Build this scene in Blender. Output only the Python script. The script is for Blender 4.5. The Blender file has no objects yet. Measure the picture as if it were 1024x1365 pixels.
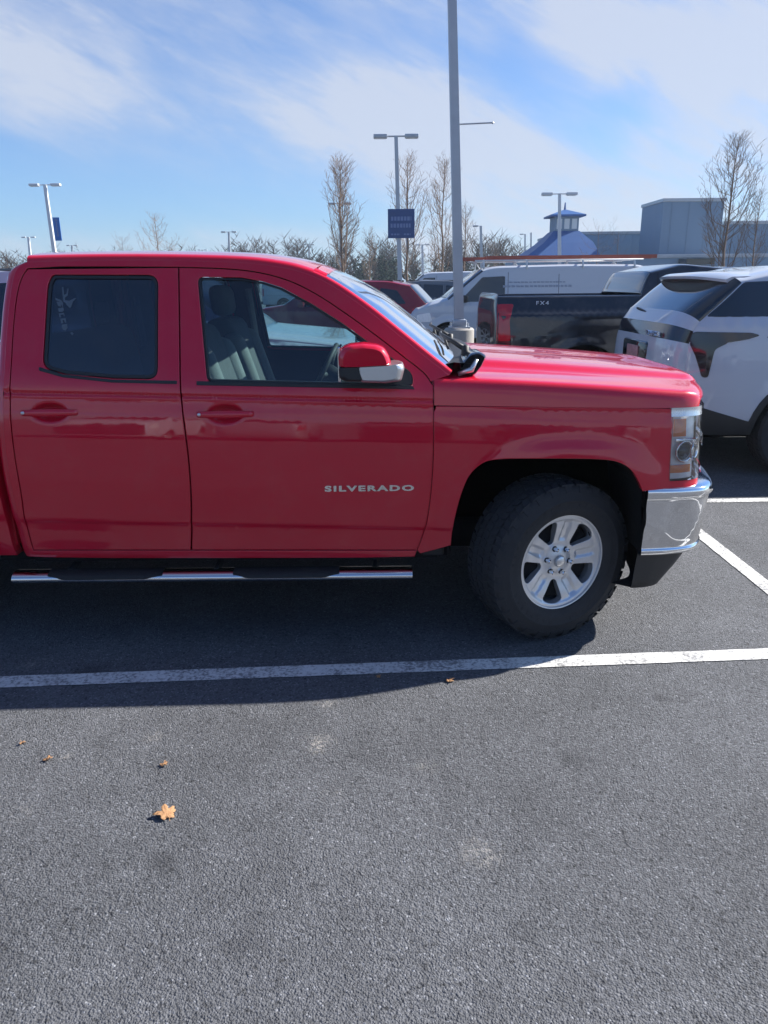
import bpy, bmesh, math, random
from math import sin, cos, pi, radians, sqrt, exp, atan2
from mathutils import Vector, Matrix
from mathutils.geometry import delaunay_2d_cdt
random.seed(7)
scene = bpy.context.scene
COL = scene.collection
# ------------------------------------------------------------------ camera
H = 1.70; PITCH = radians(17.3); ROLL = 0.010; FPX = 986.0
cam_data = bpy.data.cameras.new("camera")
cam = bpy.data.objects.new("camera", cam_data); COL.objects.link(cam)
RM = Matrix.Rotation(pi/2-PITCH, 3, 'X') @ Matrix.Rotation(-ROLL, 3, 'Z')
cam.matrix_world = Matrix.Translation((0, 0, H)) @ RM.to_4x4()
cam_data.sensor_fit = 'VERTICAL'; cam_data.sensor_height = 36.0
cam_data.lens = 36.0*FPX/1365.0
cam_data.clip_start = 0.05; cam_data.clip_end = 6000
scene.camera = cam
# ------------------------------------------------------------------ light
SUN_DIR = Vector((1.34, 0.49, 1.0)).normalized()     # towards the sun
SUN_EL = math.asin(SUN_DIR.z); SUN_AZ = atan2(SUN_DIR.x, SUN_DIR.y)
sd = bpy.data.lights.new("sun", 'SUN'); sd.energy = 5.0; sd.angle = radians(0.6); sd.color = (1.0, 0.95, 0.88)
sun = bpy.data.objects.new("sun", sd); COL.objects.link(sun)
sun.rotation_euler = SUN_DIR.to_track_quat('Z', 'Y').to_euler()
scene.view_settings.view_transform = 'Standard'
scene.view_settings.look = 'None'
scene.view_settings.exposure = 1.14
scene.view_settings.gamma = 1.0
scene.cycles.max_bounces = 10
scene.cycles.transparent_max_bounces = 16
world = bpy.data.worlds.new("World"); scene.world = world; world.use_nodes = True
wn = world.node_tree.nodes; wl = world.node_tree.links
for n in list(wn): wn.remove(n)

class NG:
    """tiny node-graph helper"""
    def __init__(s, tree): s.t = tree; s.n = tree.nodes; s.l = tree.links
    def put(s, node, key, v):
        if v is None: return
        if hasattr(v, 'links') or isinstance(v, bpy.types.NodeSocket): s.l.new(v, node.inputs[key])
        else: node.inputs[key].default_value = v
    def math(s, op, a, b=None, c=None, clamp=False):
        n = s.n.new('ShaderNodeMath'); n.operation = op; n.use_clamp = clamp
        s.put(n, 0, a); s.put(n, 1, b)
        if c is not None: s.put(n, 2, c)
        return n.outputs[0]
    def noise(s, vec, scale, detail=3, rough=0.5, dist=0.0, dim='3D'):
        n = s.n.new('ShaderNodeTexNoise'); n.noise_dimensions = dim
        s.put(n, 'Vector', vec); n.inputs['Scale'].default_value = scale
        n.inputs['Detail'].default_value = detail; n.inputs['Roughness'].default_value = rough
        n.inputs['Distortion'].default_value = dist
        return n.outputs[0]
    def ramp(s, fac, stops, interp='LINEAR'):
        n = s.n.new('ShaderNodeValToRGB'); s.put(n, 0, fac); n.color_ramp.interpolation = interp
        e = n.color_ramp.elements
        while len(e) < len(stops): e.new(0.5)
        for i, (p, c) in enumerate(stops):
            e[i].position = p
            e[i].color = (c, c, c, 1) if isinstance(c, (int, float)) else (*c, 1)
        return n.outputs[0]
    def smooth(s, v, a, b):
        n = s.n.new('ShaderNodeMapRange'); n.interpolation_type = 'SMOOTHSTEP'
        s.put(n, 0, v); n.inputs[1].default_value = a; n.inputs[2].default_value = b
        n.inputs[3].default_value = 0; n.inputs[4].default_value = 1
        return n.outputs[0]
    def mix(s, fac, a, b, mode='MIX'):
        n = s.n.new('ShaderNodeMix'); n.data_type = 'RGBA'; n.blend_type = mode
        s.put(n, 0, fac)
        for k, v in ((6, a), (7, b)):
            if isinstance(v, tuple) and len(v) == 3: v = (*v, 1)
            s.put(n, k, v)
        return n.outputs[2]
    def comb(s, x, y, z):
        n = s.n.new('ShaderNodeCombineXYZ'); s.put(n, 0, x); s.put(n, 1, y); s.put(n, 2, z); return n.outputs[0]
    def bump(s, h, strength, dist, normal=None):
        n = s.n.new('ShaderNodeBump'); s.put(n, 'Height', h); n.inputs['Strength'].default_value = strength
        n.inputs['Distance'].default_value = dist
        if normal is not None: s.l.new(normal, n.inputs['Normal'])
        return n.outputs[0]

# ---- sky with cirrus bands (directional, at infinity)
g = NG(world.node_tree)
tc = wn.new('ShaderNodeTexCoord')
sky = wn.new('ShaderNodeTexSky'); sky.sky_type = 'NISHITA'; sky.sun_disc = False
sky.sun_elevation = SUN_EL; sky.sun_rotation = SUN_AZ
sky.air_density = 1.0; sky.dust_density = 0.6; sky.ozone_density = 2.2; sky.altitude = 200
sep = wn.new('ShaderNodeSeparateXYZ'); wl.new(tc.outputs['Generated'], sep.inputs[0])
dz = g.math('MAXIMUM', sep.outputs[2], 0.0)
dy = g.math('ADD', g.math('ABSOLUTE', sep.outputs[1]), 0.08)
U = g.math('DIVIDE', sep.outputs[0], dy); V = g.math('DIVIDE', dz, dy)
uv = g.comb(U, V, 0.0)
CROT = radians(-24)
cu = g.math('ADD', g.math('MULTIPLY', U, cos(CROT)), g.math('MULTIPLY', V, sin(CROT)))
cv = g.math('ADD', g.math('MULTIPLY', U, -sin(CROT)), g.math('MULTIPLY', V, cos(CROT)))
streak = g.noise(g.comb(g.math('MULTIPLY', cu, 1.1), g.math('MULTIPLY', cv, 4.5), 3.3), 2.2, 7, 0.6, 0.3)
fine = g.noise(g.comb(g.math('MULTIPLY', cu, 2.0), g.math('MULTIPLY', cv, 7.0), 1.7), 5.0, 8, 0.62, 0.4)
puff = g.noise(g.comb(U, V, 9.1), 3.2, 6, 0.55, 0.2)
def uvof(px, py):
    d = RM @ Vector(((px-512)/FPX, -(py-682.5)/FPX, -1)); return d.x/(abs(d.y)+0.08), d.z/(abs(d.y)+0.08)
def band(x0, y0, x1, y1, w, amp, soft=1.0):
    """soft capsule between two directions (photo pixels only as a way to write an azimuth/elevation)"""
    a = Vector(uvof(x0, y0)); b = Vector(uvof(x1, y1)); ab = b-a; L2 = ab.dot(ab); L = sqrt(L2)
    au = g.math('SUBTRACT', U, a.x); av = g.math('SUBTRACT', V, a.y)
    t = g.math('DIVIDE', g.math('ADD', g.math('MULTIPLY', au, ab.x), g.math('MULTIPLY', av, ab.y)), L2, clamp=True)
    du = g.math('SUBTRACT', au, g.math('MULTIPLY', t, ab.x)); dv = g.math('SUBTRACT', av, g.math('MULTIPLY', t, ab.y))
    d2 = g.math('ADD', g.math('MULTIPLY', du, du), g.math('MULTIPLY', dv, dv))
    e = g.math('EXPONENT', g.math('MULTIPLY', d2, -1.0/(w*w)))
    return g.math('MULTIPLY', e, amp)
BANDS = [(-300, -60, 60, 30, .11, .55), (40, 30, 520, 175, .082, .66), (430, 165, 800, 262, .055, .64), (600, 215, 900, 300, .05, .5), (470, 120, 760, 150, .035, .45),
         (430, -50, 640, 40, .030, .50), (600, -60, 800, 60, .040, .70), (760, 40, 1000, 92, .042, .86), (850, -20, 1010, 60, .05, .6), (880, 205, 1120, 225, .056, .86), (930, 130, 1030, 160, .04, .5),
         (560, 322, 1150, 312, .040, .62), (1060, 20, 1300, 120, .08, .6), (-900, 100, -300, -60, .16, .5), (1300, 250, 2400, 100, .16, .6), (-300, 335, 620, 322, .020, .45)]
tot = None
for b in BANDS:
    v = band(*b); tot = v if tot is None else g.math('ADD', tot, v)
up = g.math('MULTIPLY', g.smooth(V, 1.2, 2.4), 0.30); tot = g.math('ADD', tot, up)
m1 = g.math('ADD', 0.42, g.math('MULTIPLY', g.smooth(streak, .32, .68), 0.78))
m2 = g.math('ADD', 0.72, g.math('MULTIPLY', g.smooth(fine, .30, .70), 0.50))
m3 = g.math('ADD', 0.70, g.math('MULTIPLY', g.smooth(puff, .32, .66), 0.50))
amt = g.math('MULTIPLY', g.math('MULTIPLY', tot, m1), g.math('MULTIPLY', m2, m3))
amt = g.math('ADD', amt, g.math('MULTIPLY', g.smooth(streak, .50, .75), 0.10))
cl = g.smooth(amt, -0.08, 1.02)
hz = g.math('MULTIPLY', g.math('EXPONENT', g.math('MULTIPLY', V, -9.0)), 0.55)
cl = g.math('MULTIPLY', cl, 0.84)
skyc = g.mix(1.0, sky.outputs[0], (0.038, 0.054, 0.076), 'MULTIPLY')
skyh = g.mix(hz, skyc, (0.21, 0.29, 0.38))
skyf = g.mix(cl, skyh, (0.30, 0.325, 0.38))
bg = wn.new('ShaderNodeBackground'); wl.new(skyf, bg.inputs[0]); bg.inputs[1].default_value = 1.0
wo = wn.new('ShaderNodeOutputWorld'); wl.new(bg.outputs[0], wo.inputs[0])

# ------------------------------------------------------------------ helpers
def ray(px, py): return RM @ Vector(((px-512)/FPX, -(py-682.5)/FPX, -1))
def at(px, py, Y):
    d = ray(px, py); t = Y/d.y; return Vector((d.x*t, Y, H+d.z*t))
def gp(px, py):
    d = ray(px, py); t = -H/d.z; return Vector((d.x*t, d.y*t, 0))
def smoothstep(a, b, x):
    t = min(1, max(0, (x-a)/(b-a))); return t*t*(3-2*t)
def link(o, parent=None):
    COL.objects.link(o)
    if parent: o.parent = parent
    return o
def tag(o, label=None, cat=None, group=None, kind=None):
    if label: o['label'] = label
    if cat: o['category'] = cat
    if group: o['group'] = group
    if kind: o['kind'] = kind
    return o
def empty(name, loc, label=None, cat=None, group=None, rz=0):
    o = bpy.data.objects.new(name, None); o.location = loc; o.rotation_euler = (0, 0, rz); o.empty_display_size = .2
    link(o); return tag(o, label, cat, group)
def mesh(name, verts, faces, mat, parent=None, smooth=False, normals=None, loc=None):
    me = bpy.data.meshes.new(name); me.from_pydata([tuple(v) for v in verts], [], faces); me.update()
    if mat: me.materials.append(mat)
    if smooth: me.polygons.foreach_set('use_smooth', [True]*len(me.polygons))
    if normals: me.normals_split_custom_set_from_vertices([tuple(n) for n in normals])
    o = bpy.data.objects.new(name, me); link(o, parent)
    if loc is not None: o.location = loc
    return o
def copy_tree(o, parent=None):
    c = o.copy(); COL.objects.link(c); c.parent = parent
    for ch in list(o.children): copy_tree(ch, c)
    return c
class MB:
    """collects simple solids into one mesh"""
    def __init__(s): s.v = []; s.f = []
    def add(s, v, f):
        k = len(s.v); s.v += [Vector(p) for p in v]; s.f += [tuple(i+k for i in q) for q in f]
    def box(s, x0, x1, y0, y1, z0, z1, bv=0.0, M=None):
        if bv <= 0:
            v = [(x, y, z) for x in (x0, x1) for y in (y0, y1) for z in (z0, z1)]
            f = [(0, 1, 3, 2), (4, 6, 7, 5), (0, 4, 5, 1), (2, 3, 7, 6), (0, 2, 6, 4), (1, 5, 7, 3)]
            v = [Vector(p) for p in v]
        else:
            bm = bmesh.new(); bmesh.ops.create_cube(bm, size=1)
            for q in bm.verts:
                q.co = Vector(((x0+x1)/2+q.co.x*(x1-x0), (y0+y1)/2+q.co.y*(y1-y0), (z0+z1)/2+q.co.z*(z1-z0)))
            bmesh.ops.bevel(bm, geom=list(bm.edges), offset=bv, segments=2, profile=.5, affect='EDGES')
            bm.verts.index_update()
            v = [q.co.copy() for q in bm.verts]; f = [tuple(q.index for q in p.verts) for p in bm.faces]; bm.free()
        if M: v = [M @ p for p in v]
        s.add(v, f); return s
    def tube(s, pts, r, n=6, cap=True):
        pts = [Vector(p) for p in pts]
        rs = r if isinstance(r, (list, tuple)) else [r]*len(pts)
        rings = []; up = None
        for i, p in enumerate(pts):
            t = (pts[min(i+1, len(pts)-1)]-pts[max(i-1, 0)])
            if t.length < 1e-9: t = Vector((0, 0, 1))
            t.normalize()
            if up is None: up = Vector((0, 0, 1)) if abs(t.z) < .9 else Vector((1, 0, 0))
            a = t.cross(up); a.normalize(); b = a.cross(t); up = b
            rings.append([p+(a*cos(2*pi*k/n)+b*sin(2*pi*k/n))*rs[i] for k in range(n)])
        v = [q for R in rings for q in R]; f = []
        for i in range(len(pts)-1):
            for k in range(n):
                f.append((i*n+k, i*n+(k+1) % n, (i+1)*n+(k+1) % n, (i+1)*n+k))
        if cap: f.append(tuple(range(n-1, -1, -1))); f.append(tuple((len(pts)-1)*n+k for k in range(n)))
        s.add(v, f); return s
    def lathe(s, prof, n=32, M=None, axis='Y', close=True):
        """prof: (r, h) pairs; axis along local Y by default"""
        v = []; f = []; m = len(prof)
        for k in range(n):
            a = 2*pi*k/n
            for (r, h) in prof:
                if axis == 'Y': p = Vector((r*cos(a), h, r*sin(a)))
                else: p = Vector((r*cos(a), r*sin(a), h))
                v.append(M @ p if M else p)
        for k in range(n):
            for i in range(m-1):
                a = k*m+i; b = ((k+1) % n)*m+i
                f.append((a, b, b+1, a+1))
        s.add(v, f); return s
    def build(s, name, mat, parent=None, smooth=False, loc=None):
        return mesh(name, s.v, s.f, mat, parent, smooth, None, loc)
def shade_angle(o, deg=35):
    me = o.data
    me.polygons.foreach_set('use_smooth', [True]*len(me.polygons))
    try: me.set_sharp_from_angle(angle=radians(deg))
    except Exception: pass
    return o
def catmull(P, sub=4, closed=False):
    n = len(P); out = []
    R = range(n if closed else n-1)
    for i in R:
        p0 = P[(i-1) % n] if (closed or i > 0) else P[0]
        p1 = P[i]; p2 = P[(i+1) % n]; p3 = P[(i+2) % n] if (closed or i+2 < n) else P[-1]
        for k in range(sub):
            t = k/sub
            out.append(tuple(.5*((2*b)+(-a+c)*t+(2*a-5*b+4*c-d)*t*t+(-a+3*b-3*c+d)*t**3) for a, b, c, d in zip(p0, p1, p2, p3)))
    if not closed: out.append(tuple(P[-1]))
    return out
def chaikin(P, it=2):
    for _ in range(it):
        Q = [P[0]]
        for a, b in zip(P[:-1], P[1:]):
            Q.append(tuple(.75*u+.25*v for u, v in zip(a, b))); Q.append(tuple(.25*u+.75*v for u, v in zip(a, b)))
        Q.append(P[-1]); P = Q
    return P
def rounded(P, r=.02, n=4):
    """closed polygon with rounded corners"""
    out = []; m = len(P)
    for i in range(m):
        p = Vector(P[i]); a = Vector(P[i-1])-p; b = Vector(P[(i+1) % m])-p
        rr = min(r, a.length*.45, b.length*.45)
        a.normalize(); b.normalize()
        if a.dot(b) < -0.97: out.append(tuple(p)); continue
        s = p+a*rr; e = p+b*rr
        for k in range(n+1):
            t = k/n; out.append(tuple(s*(1-t)**2+p*2*t*(1-t)+e*t*t))
    return out
def densify(P, step, closed=True):
    out = []; n = len(P)
    for i in range(n if closed else n-1):
        a = Vector(P[i]); b = Vector(P[(i+1) % n]); L = (b-a).length
        if L < 1e-5: continue
        k = max(1, int(math.ceil(L/step)))
        for j in range(k): out.append(tuple(a.lerp(b, j/k)))
    if not closed: out.append(tuple(P[-1]))
    return out
def area(P): return .5*sum(P[i-1][0]*P[i][1]-P[i][0]*P[i-1][1] for i in range(len(P)))
def inset(P, e):
    """offset closed polygon towards its inside by e"""
    if area(P) < 0: P = P[::-1]
    n = len(P); out = []
    for i in range(n):
        a = Vector(P[i])-Vector(P[i-1]); b = Vector(P[(i+1) % n])-Vector(P[i])
        if a.length < 1e-7 or b.length < 1e-7: out.append(tuple(P[i])); continue
        a.normalize(); b.normalize()
        na = Vector((-a.y, a.x)); nb = Vector((-b.y, b.x)); m = na+nb
        if m.length < 1e-3: out.append(tuple(P[i])); continue
        m = m/max(.5, m.dot(m)/2)/1.0
        out.append((P[i][0]+m.x*e*1.0, P[i][1]+m.y*e*1.0))
    return out
def inside(p, P):
    x, y = p; c = False; j = len(P)-1
    for i in range(len(P)):
        xi, yi = P[i]; xj, yj = P[j]
        if (yi > y) != (yj > y) and x < (xj-xi)*(y-yi)/(yj-yi)+xi: c = not c
        j = i
    return c
def panel(name, outline, mat, parent, hw, side=-1, holes=(), step=.05, edge=.004, drop=.003, depth=.025, off=0.0,
          extra=(), bstep=None, smoothwall=False):
    """sheet following y = side*hw(x,z), cut to an outline, with rounded lip and return flange"""
    bstep = bstep or step*.6
    loops = []
    for k, L in enumerate([outline]+list(holes)):
        L = densify(L, bstep)
        if area(L) < 0: L = L[::-1]
        loops.append((L, inset(L, edge if k == 0 else -edge)))
    co = []; ed = []
    for (L, I) in loops:
        k = len(co); co += I; ed += [(k+i, k+(i+1) % len(I)) for i in range(len(I))]
    nb = len(co)
    O = loops[0][1]; Hs = [l[1] for l in loops[1:]]
    xs = [p[0] for p in O]; zs = [p[1] for p in O]
    bx = {}
    cs = step
    for p in co: bx.setdefault((int(math.floor(p[0]/cs)), int(math.floor(p[1]/cs))), []).append(p)
    def near(p, d):
        i, j = int(math.floor(p[0]/cs)), int(math.floor(p[1]/cs))
        for a in (-1, 0, 1):
            for b in (-1, 0, 1):
                for q in bx.get((i+a, j+b), ()):
                    if (q[0]-p[0])**2+(q[1]-p[1])**2 < d*d: return True
        return False
    pts = []
    for p in extra:
        if inside(p, O) and not any(inside(p, h) for h in Hs) and not near(p, .003): pts.append(p)
    ebx = set((int(math.floor(p[0]/(cs*.5))), int(math.floor(p[1]/(cs*.5)))) for p in pts)
    x = min(xs)+step/2; r = 0
    while x < max(xs):
        z = min(zs)+(step/2 if r % 2 else step*.1)
        while z < max(zs):
            p = (x, z)
            if (int(math.floor(x/(cs*.5))), int(math.floor(z/(cs*.5)))) not in ebx and not near(p, step*.45) and inside(p, O) and not any(inside(p, h) for h in Hs): pts.append(p)
            z += step
        x += step*.866; r += 1
    co2 = [Vector(p) for p in co+pts]
    R = delaunay_2d_cdt(co2, ed, [], 0, 1e-6)
    V2 = [tuple(v) for v in R[0]]; F2 = []
    for f in R[2]:
        cx = sum(V2[i][0] for i in f)/len(f); cz = sum(V2[i][1] for i in f)/len(f)
        if inside((cx, cz), O) and not any(inside((cx, cz), h) for h in Hs): F2.append(tuple(f))
    def nrm(x, z):
        e = .002; gx = (hw(x+e, z)-hw(x-e, z))/(2*e); gz = (hw(x, z+e)-hw(x, z-e))/(2*e)
        n = Vector((-gx, side, -gz)); n.normalize(); return n
    verts = []; nor = []; faces = []
    for (x, z) in V2:
        verts.append(Vector((x, side*(hw(x, z)+off), z))); nor.append(nrm(x, z))
    def addf(f, want):
        a, b, c = verts[f[0]], verts[f[1]], verts[f[2]]
        n = (b-a).cross(c-a)
        faces.append(tuple(f) if n.dot(want) >= 0 else tuple(reversed(f)))
    for f in F2: addf(f, Vector((0, side, 0)))
    if depth > 0:
        for li, (L, I) in enumerate(loops):
            sg = 1 if li == 0 else -1
            n = len(L); k0 = len(verts)
            outs = []
            for i in range(n):
                a = Vector(L[(i+1) % n])-Vector(L[i-1])
                if a.length < 1e-9: a = Vector((1, 0))
                a.normalize(); outs.append(Vector((a.y*sg, 0, -a.x*sg)))
            for i in range(n):      # 0: lip inner ring (copy), 1: lip outer ring, 2: wall top, 3: wall bottom
                x, z = I[i]; verts.append(Vector((x, side*(hw(x, z)+off), z))); nor.append(nrm(x, z))
            for i in range(n):
                x, z = L[i]; verts.append(Vector((x, side*(hw(x, z)+off-drop), z))); nor.append((nrm(x, z)*.8+outs[i]).normalized())
            for i in range(n):
                x, z = L[i]; verts.append(Vector((x, side*(hw(x, z)+off-drop), z))); nor.append(outs[i])
            for i in range(n):
                x, z = L[i]; verts.append(Vector((x, side*(hw(x, z)+off-drop-depth), z))); nor.append(outs[i])
            for i in range(n):
                j = (i+1) % n
                addf((k0+i, k0+j, k0+n+j, k0+n+i), Vector((0, side, 0)))
                addf((k0+2*n+i, k0+2*n+j, k0+3*n+j, k0+3*n+i), outs[i])
    return mesh(name, verts, faces, mat, parent, True, nor)
def ell_sec(hwv, c, al=.35, n=14):
    out = []
    for k in range(n+1):
        ph = (k/n)**1.35*pi/2
        out.append((hwv*(1-max(0, cos(ph))**al), c*sin(ph)))
    out[-1] = (hwv, c)
    return out
def strip(name, rows, mat, parent, s0=0.0, s1=1.0, off=0.0, depth=0.0, cols=None):
    """rows: list of (x, z, nx, nz, hw, sec) ; sec list of (inset from side, offset along n) from side to centre; swept to the other side too"""
    grid = []
    for (x, z, nx, nz, hwv, sec) in rows:
        L = [Vector((x+nx*o, -(hwv-i), z+nz*o)) for (i, o) in sec]
        Rr = [Vector((p.x, -p.y, p.z)) for p in L[-2::-1]]
        full = L+Rr; m = len(full)-1
        a, b = int(round(s0*m)), int(round(s1*m))
        grid.append(full[a:b+1])
    n = len(grid[0]); verts = []; faces = []
    if off:
        G2 = []
        for i in range(len(grid)):
            r = []
            for j in range(n):
                du = grid[min(i+1, len(grid)-1)][j]-grid[max(i-1, 0)][j]
                dv = grid[i][min(j+1, n-1)]-grid[i][max(j-1, 0)]
                nn = du.cross(dv)
                if nn.length > 1e-12: nn.normalize()
                r.append((grid[i][j], nn))
            G2.append(r)
        # orientation: outward along row normal
        mi = len(G2)//2; mj = n//2
        rx = rows[mi]; ref = Vector((rx[2], 0, rx[3])); sgn = 1 if G2[mi][mj][1].dot(ref+Vector((0, G2[mi][mj][0].y*.5, 0))) >= 0 else -1
        grid = [[p+nn*off*sgn for (p, nn) in r] for r in G2]
    for r in grid: verts += r
    for i in range(len(grid)-1):
        for j in range(n-1):
            faces.append((i*n+j, i*n+j+1, (i+1)*n+j+1, (i+1)*n+j))
    o = mesh(name, verts, faces, mat, parent, True)
    if depth:
        m = o.modifiers.new('thickness', 'SOLIDIFY'); m.thickness = depth; m.offset = -1 if False else 0
    return o
def text_mesh(name, txt, size, mat, parent, M, xs=1.0, depth=.004, sp=1.0, bold=0.0):
    c = bpy.data.curves.new(name, 'FONT'); c.body = txt; c.size = size; c.extrude = depth; c.space_character = sp
    c.offset = bold; c.align_x = 'CENTER'; c.align_y = 'CENTER'; c.resolution_u = 3
    t = bpy.data.objects.new(name+'_tmp', c); COL.objects.link(t)
    bpy.context.view_layer.update()
    me = bpy.data.meshes.new_from_object(t.evaluated_get(bpy.context.evaluated_depsgraph_get()))
    bpy.data.objects.remove(t); bpy.data.curves.remove(c)
    me.transform(Matrix.Diagonal((xs, 1, 1, 1)).to_4x4()); me.transform(M)
    me.materials.clear(); me.materials.append(mat); me.name = name
    o = bpy.data.objects.new(name, me); link(o, parent); return o

# ------------------------------------------------------------------ materials
def newmat(name):
    m = bpy.data.materials.new(name); m.use_nodes = True
    return m, NG(m.node_tree), m.node_tree.nodes['Principled BSDF']
def mat(name, color, rough=.5, metal=0.0, coat=0.0, var=.12, vscale=6.0, bump=0.0, bscale=60.0, spec=.5, coatr=.03, rvar=.08):
    m, G, p = newmat(name)
    t = G.n.new('ShaderNodeTexCoord').outputs['Object']
    f = G.noise(t, vscale, 4, .6)
    a = tuple(c*(1-var) for c in color); b = tuple(min(1, c*(1+var)) for c in color)
    col = G.mix(f, a, b); G.l.new(col, p.inputs['Base Color'])
    r = G.math('ADD', G.math('MULTIPLY', G.math('SUBTRACT', G.noise(t, vscale*2.3, 3), .5), rvar*2), rough, clamp=True)
    G.l.new(r, p.inputs['Roughness'])
    p.inputs['Metallic'].default_value = metal; p.inputs['Coat Weight'].default_value = coat
    p.inputs['Coat Roughness'].default_value = coatr; p.inputs['Specular IOR Level'].default_value = spec
    if bump: G.l.new(G.bump(G.noise(t, bscale, 4, .6), bump, .01), p.inputs['Normal'])
    return m
def paint(name, color, metal=.0, rough=.38, wave=.0012, dust=.06):
    m, G, p = newmat(name)
    t = G.n.new('ShaderNodeTexCoord').outputs['Object']
    sp = G.n.new('ShaderNodeSeparateXYZ'); G.l.new(t, sp.inputs[0])
    grime = G.math('MULTIPLY', G.smooth(G.noise(t, 5.0, 6, .7), .45, .8), dust)
    low = G.math('MULTIPLY', G.math('SUBTRACT', 1.0, G.smooth(sp.outputs[2], .35, .75)), dust*1.6)
    low = G.math('MULTIPLY', low, G.noise(t, 14.0, 5, .7))
    grime = G.math('ADD', grime, low)
    col = G.mix(grime, color, (.30, .27, .24)); G.l.new(col, p.inputs['Base Color'])
    p.inputs['Metallic'].default_value = metal; p.inputs['Roughness'].default_value = rough; p.inputs['Specular IOR Level'].default_value = .15
    p.inputs['Coat Weight'].default_value = 1.0; p.inputs['Coat IOR'].default_value = 1.58
    G.l.new(G.math('ADD', G.math('MULTIPLY', grime, .5), .025), p.inputs['Coat Roughness'])
    h = G.noise(t, 3.5, 2, .5)
    b = G.bump(h, 1.0, wave); G.l.new(b, p.inputs['Coat Normal'])
    return m
def glass(name, tint, gloss=1.0, rough=.0, base=.0, dirt=.0):
    """pane: fresnel reflection over tinted see-through"""
    m = bpy.data.materials.new(name); m.use_nodes = True; G = NG(m.node_tree)
    for n in list(G.n): G.n.remove(n)
    fr = G.n.new('ShaderNodeFresnel'); fr.inputs[0].default_value = 1.5
    gl = G.n.new('ShaderNodeBsdfGlossy'); gl.inputs['Roughness'].default_value = rough; gl.inputs[0].default_value = (1, 1, 1, 1)
    tr = G.n.new('ShaderNodeBsdfTransparent')
    t = G.n.new('ShaderNodeTexCoord').outputs['Object']
    nz = G.noise(t, 7.0, 4, .6)
    tc = G.mix(nz, tuple(c*.92 for c in tint), tuple(min(1, c*1.06) for c in tint)); G.l.new(tc, tr.inputs[0])
    mx = G.n.new('ShaderNodeMixShader')
    f = G.math('ADD', G.math('MULTIPLY', fr.outputs[0], gloss), base, clamp=True)
    G.l.new(f, mx.inputs[0]); G.l.new(tr.outputs[0], mx.inputs[1]); G.l.new(gl.outputs[0], mx.inputs[2])
    out = G.n.new('ShaderNodeOutputMaterial'); last = mx.outputs[0]
    if dirt:
        df = G.n.new('ShaderNodeBsdfDiffuse'); df.inputs[0].default_value = (.5, .5, .5, 1)
        m2 = G.n.new('ShaderNodeMixShader'); G.l.new(G.math('MULTIPLY', G.noise(t, 9.0, 5, .7), dirt), m2.inputs[0])
        G.l.new(last, m2.inputs[1]); G.l.new(df.outputs[0], m2.inputs[2]); last = m2.outputs[0]
    G.l.new(last, out.inputs[0]); return m
M = {}
M['red'] = paint('red_paint', (.57, .001, .024), .0, .36, .0010, .05)
M['white'] = paint('white_paint', (.47, .51, .57), 0, .4, .0008, .05)
M['black'] = paint('black_paint', (.012, .014, .02), 0, .3, .0008, .08)
M['maroon'] = paint('maroon_paint', (.22, .012, .02), 0, .35, .0008, .06)
M['silver'] = paint('silver_paint', (.42, .45, .48), .5, .35, .0008, .05)
M['navy'] = paint('blue_paint', (.03, .06, .16), .2, .35, .0008, .05)
M['grey'] = paint('grey_paint', (.14, .15, .16), .4, .35, .0008, .05)
M['chrome'] = mat('chrome', (.82, .83, .84), .07, 1.0, 0, .03, 5, rvar=.04)
M['satin'] = mat('satin_silver', (.66, .67, .68), .30, .85, .3, .05, 8)
M['alloy'] = mat('machined_alloy', (.60, .61, .63), .36, .65, .4, .04, 3, rvar=.02)
M['steel'] = mat('polished_tube', (.72, .73, .74), .16, 1.0, 0, .05, 6)
M['plastic'] = mat('black_plastic', (.018, .019, .021), .55, 0, 0, .2, 10, .15, 220)
M['gloss'] = mat('gloss_black', (.008, .009, .011), .08, 0, .6, .1, 6)
M['rubber'] = mat('rubber', (.034, .034, .036), .78, 0, 0, .25, 12, .35, 160, .3)
M['dark'] = mat('dark_liner', (.010, .010, .011), .9, 0, 0, .3, 5, .3, 60, .2)
M['fabric'] = mat('seat_fabric', (.11, .12, .125), .85, 0, 0, .2, 20, .5, 300, .3)
M['fabric_l'] = mat('light_seat_fabric', (.23, .25, .25), .8, 0, 0, .15, 20, .5, 300, .3)
M['trim'] = mat('interior_trim', (.045, .048, .052), .6, 0, 0, .15, 12, .2, 150)
M['amber'] = mat('amber_lens', (.85, .22, .03), .15, 0, .8, .12, 30)
M['redlens'] = mat('red_lens', (.45, .012, .02), .12, 0, .9, .25, 14)
M['darklens'] = mat('dark_red_lens', (.018, .008, .010), .10, 0, .7, .25, 14)
M['reflector'] = mat('lamp_reflector', (.90, .91, .92), .22, .12, 0, .25, 22, .6, 40)
M['lampglass'] = glass('lamp_glass', (.93, .95, .96), 1.0, .0, .05, .06)
M['windshield'] = glass('windshield_glass', (.55, .66, .64), 1.0, .0, .02, .05)
M['sideglass'] = glass('side_glass', (.52, .68, .70), .9, .0, .03, .03)
M['tint'] = glass('tinted_glass', (.06, .095, .15), 1.0, .0, .055, .03)
M['carglass'] = mat('dark_car_glass', (.012, .016, .020), .04, 0, 1.0, .2, 3)
M['sticker'] = mat('faded_sticker', (.09, .115, .14), .6, 0, 0, .25, 60)
M['plate'] = mat('licence_plate', (.42, .20, .20), .5, 0, 0, .75, 28)
M['decal'] = mat('white_decal', (.62, .66, .68), .6, 0, 0, .1, 40)
M['orange'] = mat('orange_fibreglass', (.30, .07, .045), .6, 0, .1, .15, 10)
M['galv'] = mat('galvanised_steel', (.42, .45, .48), .42, .35, 0, .15, 3, .1, 40)
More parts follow.
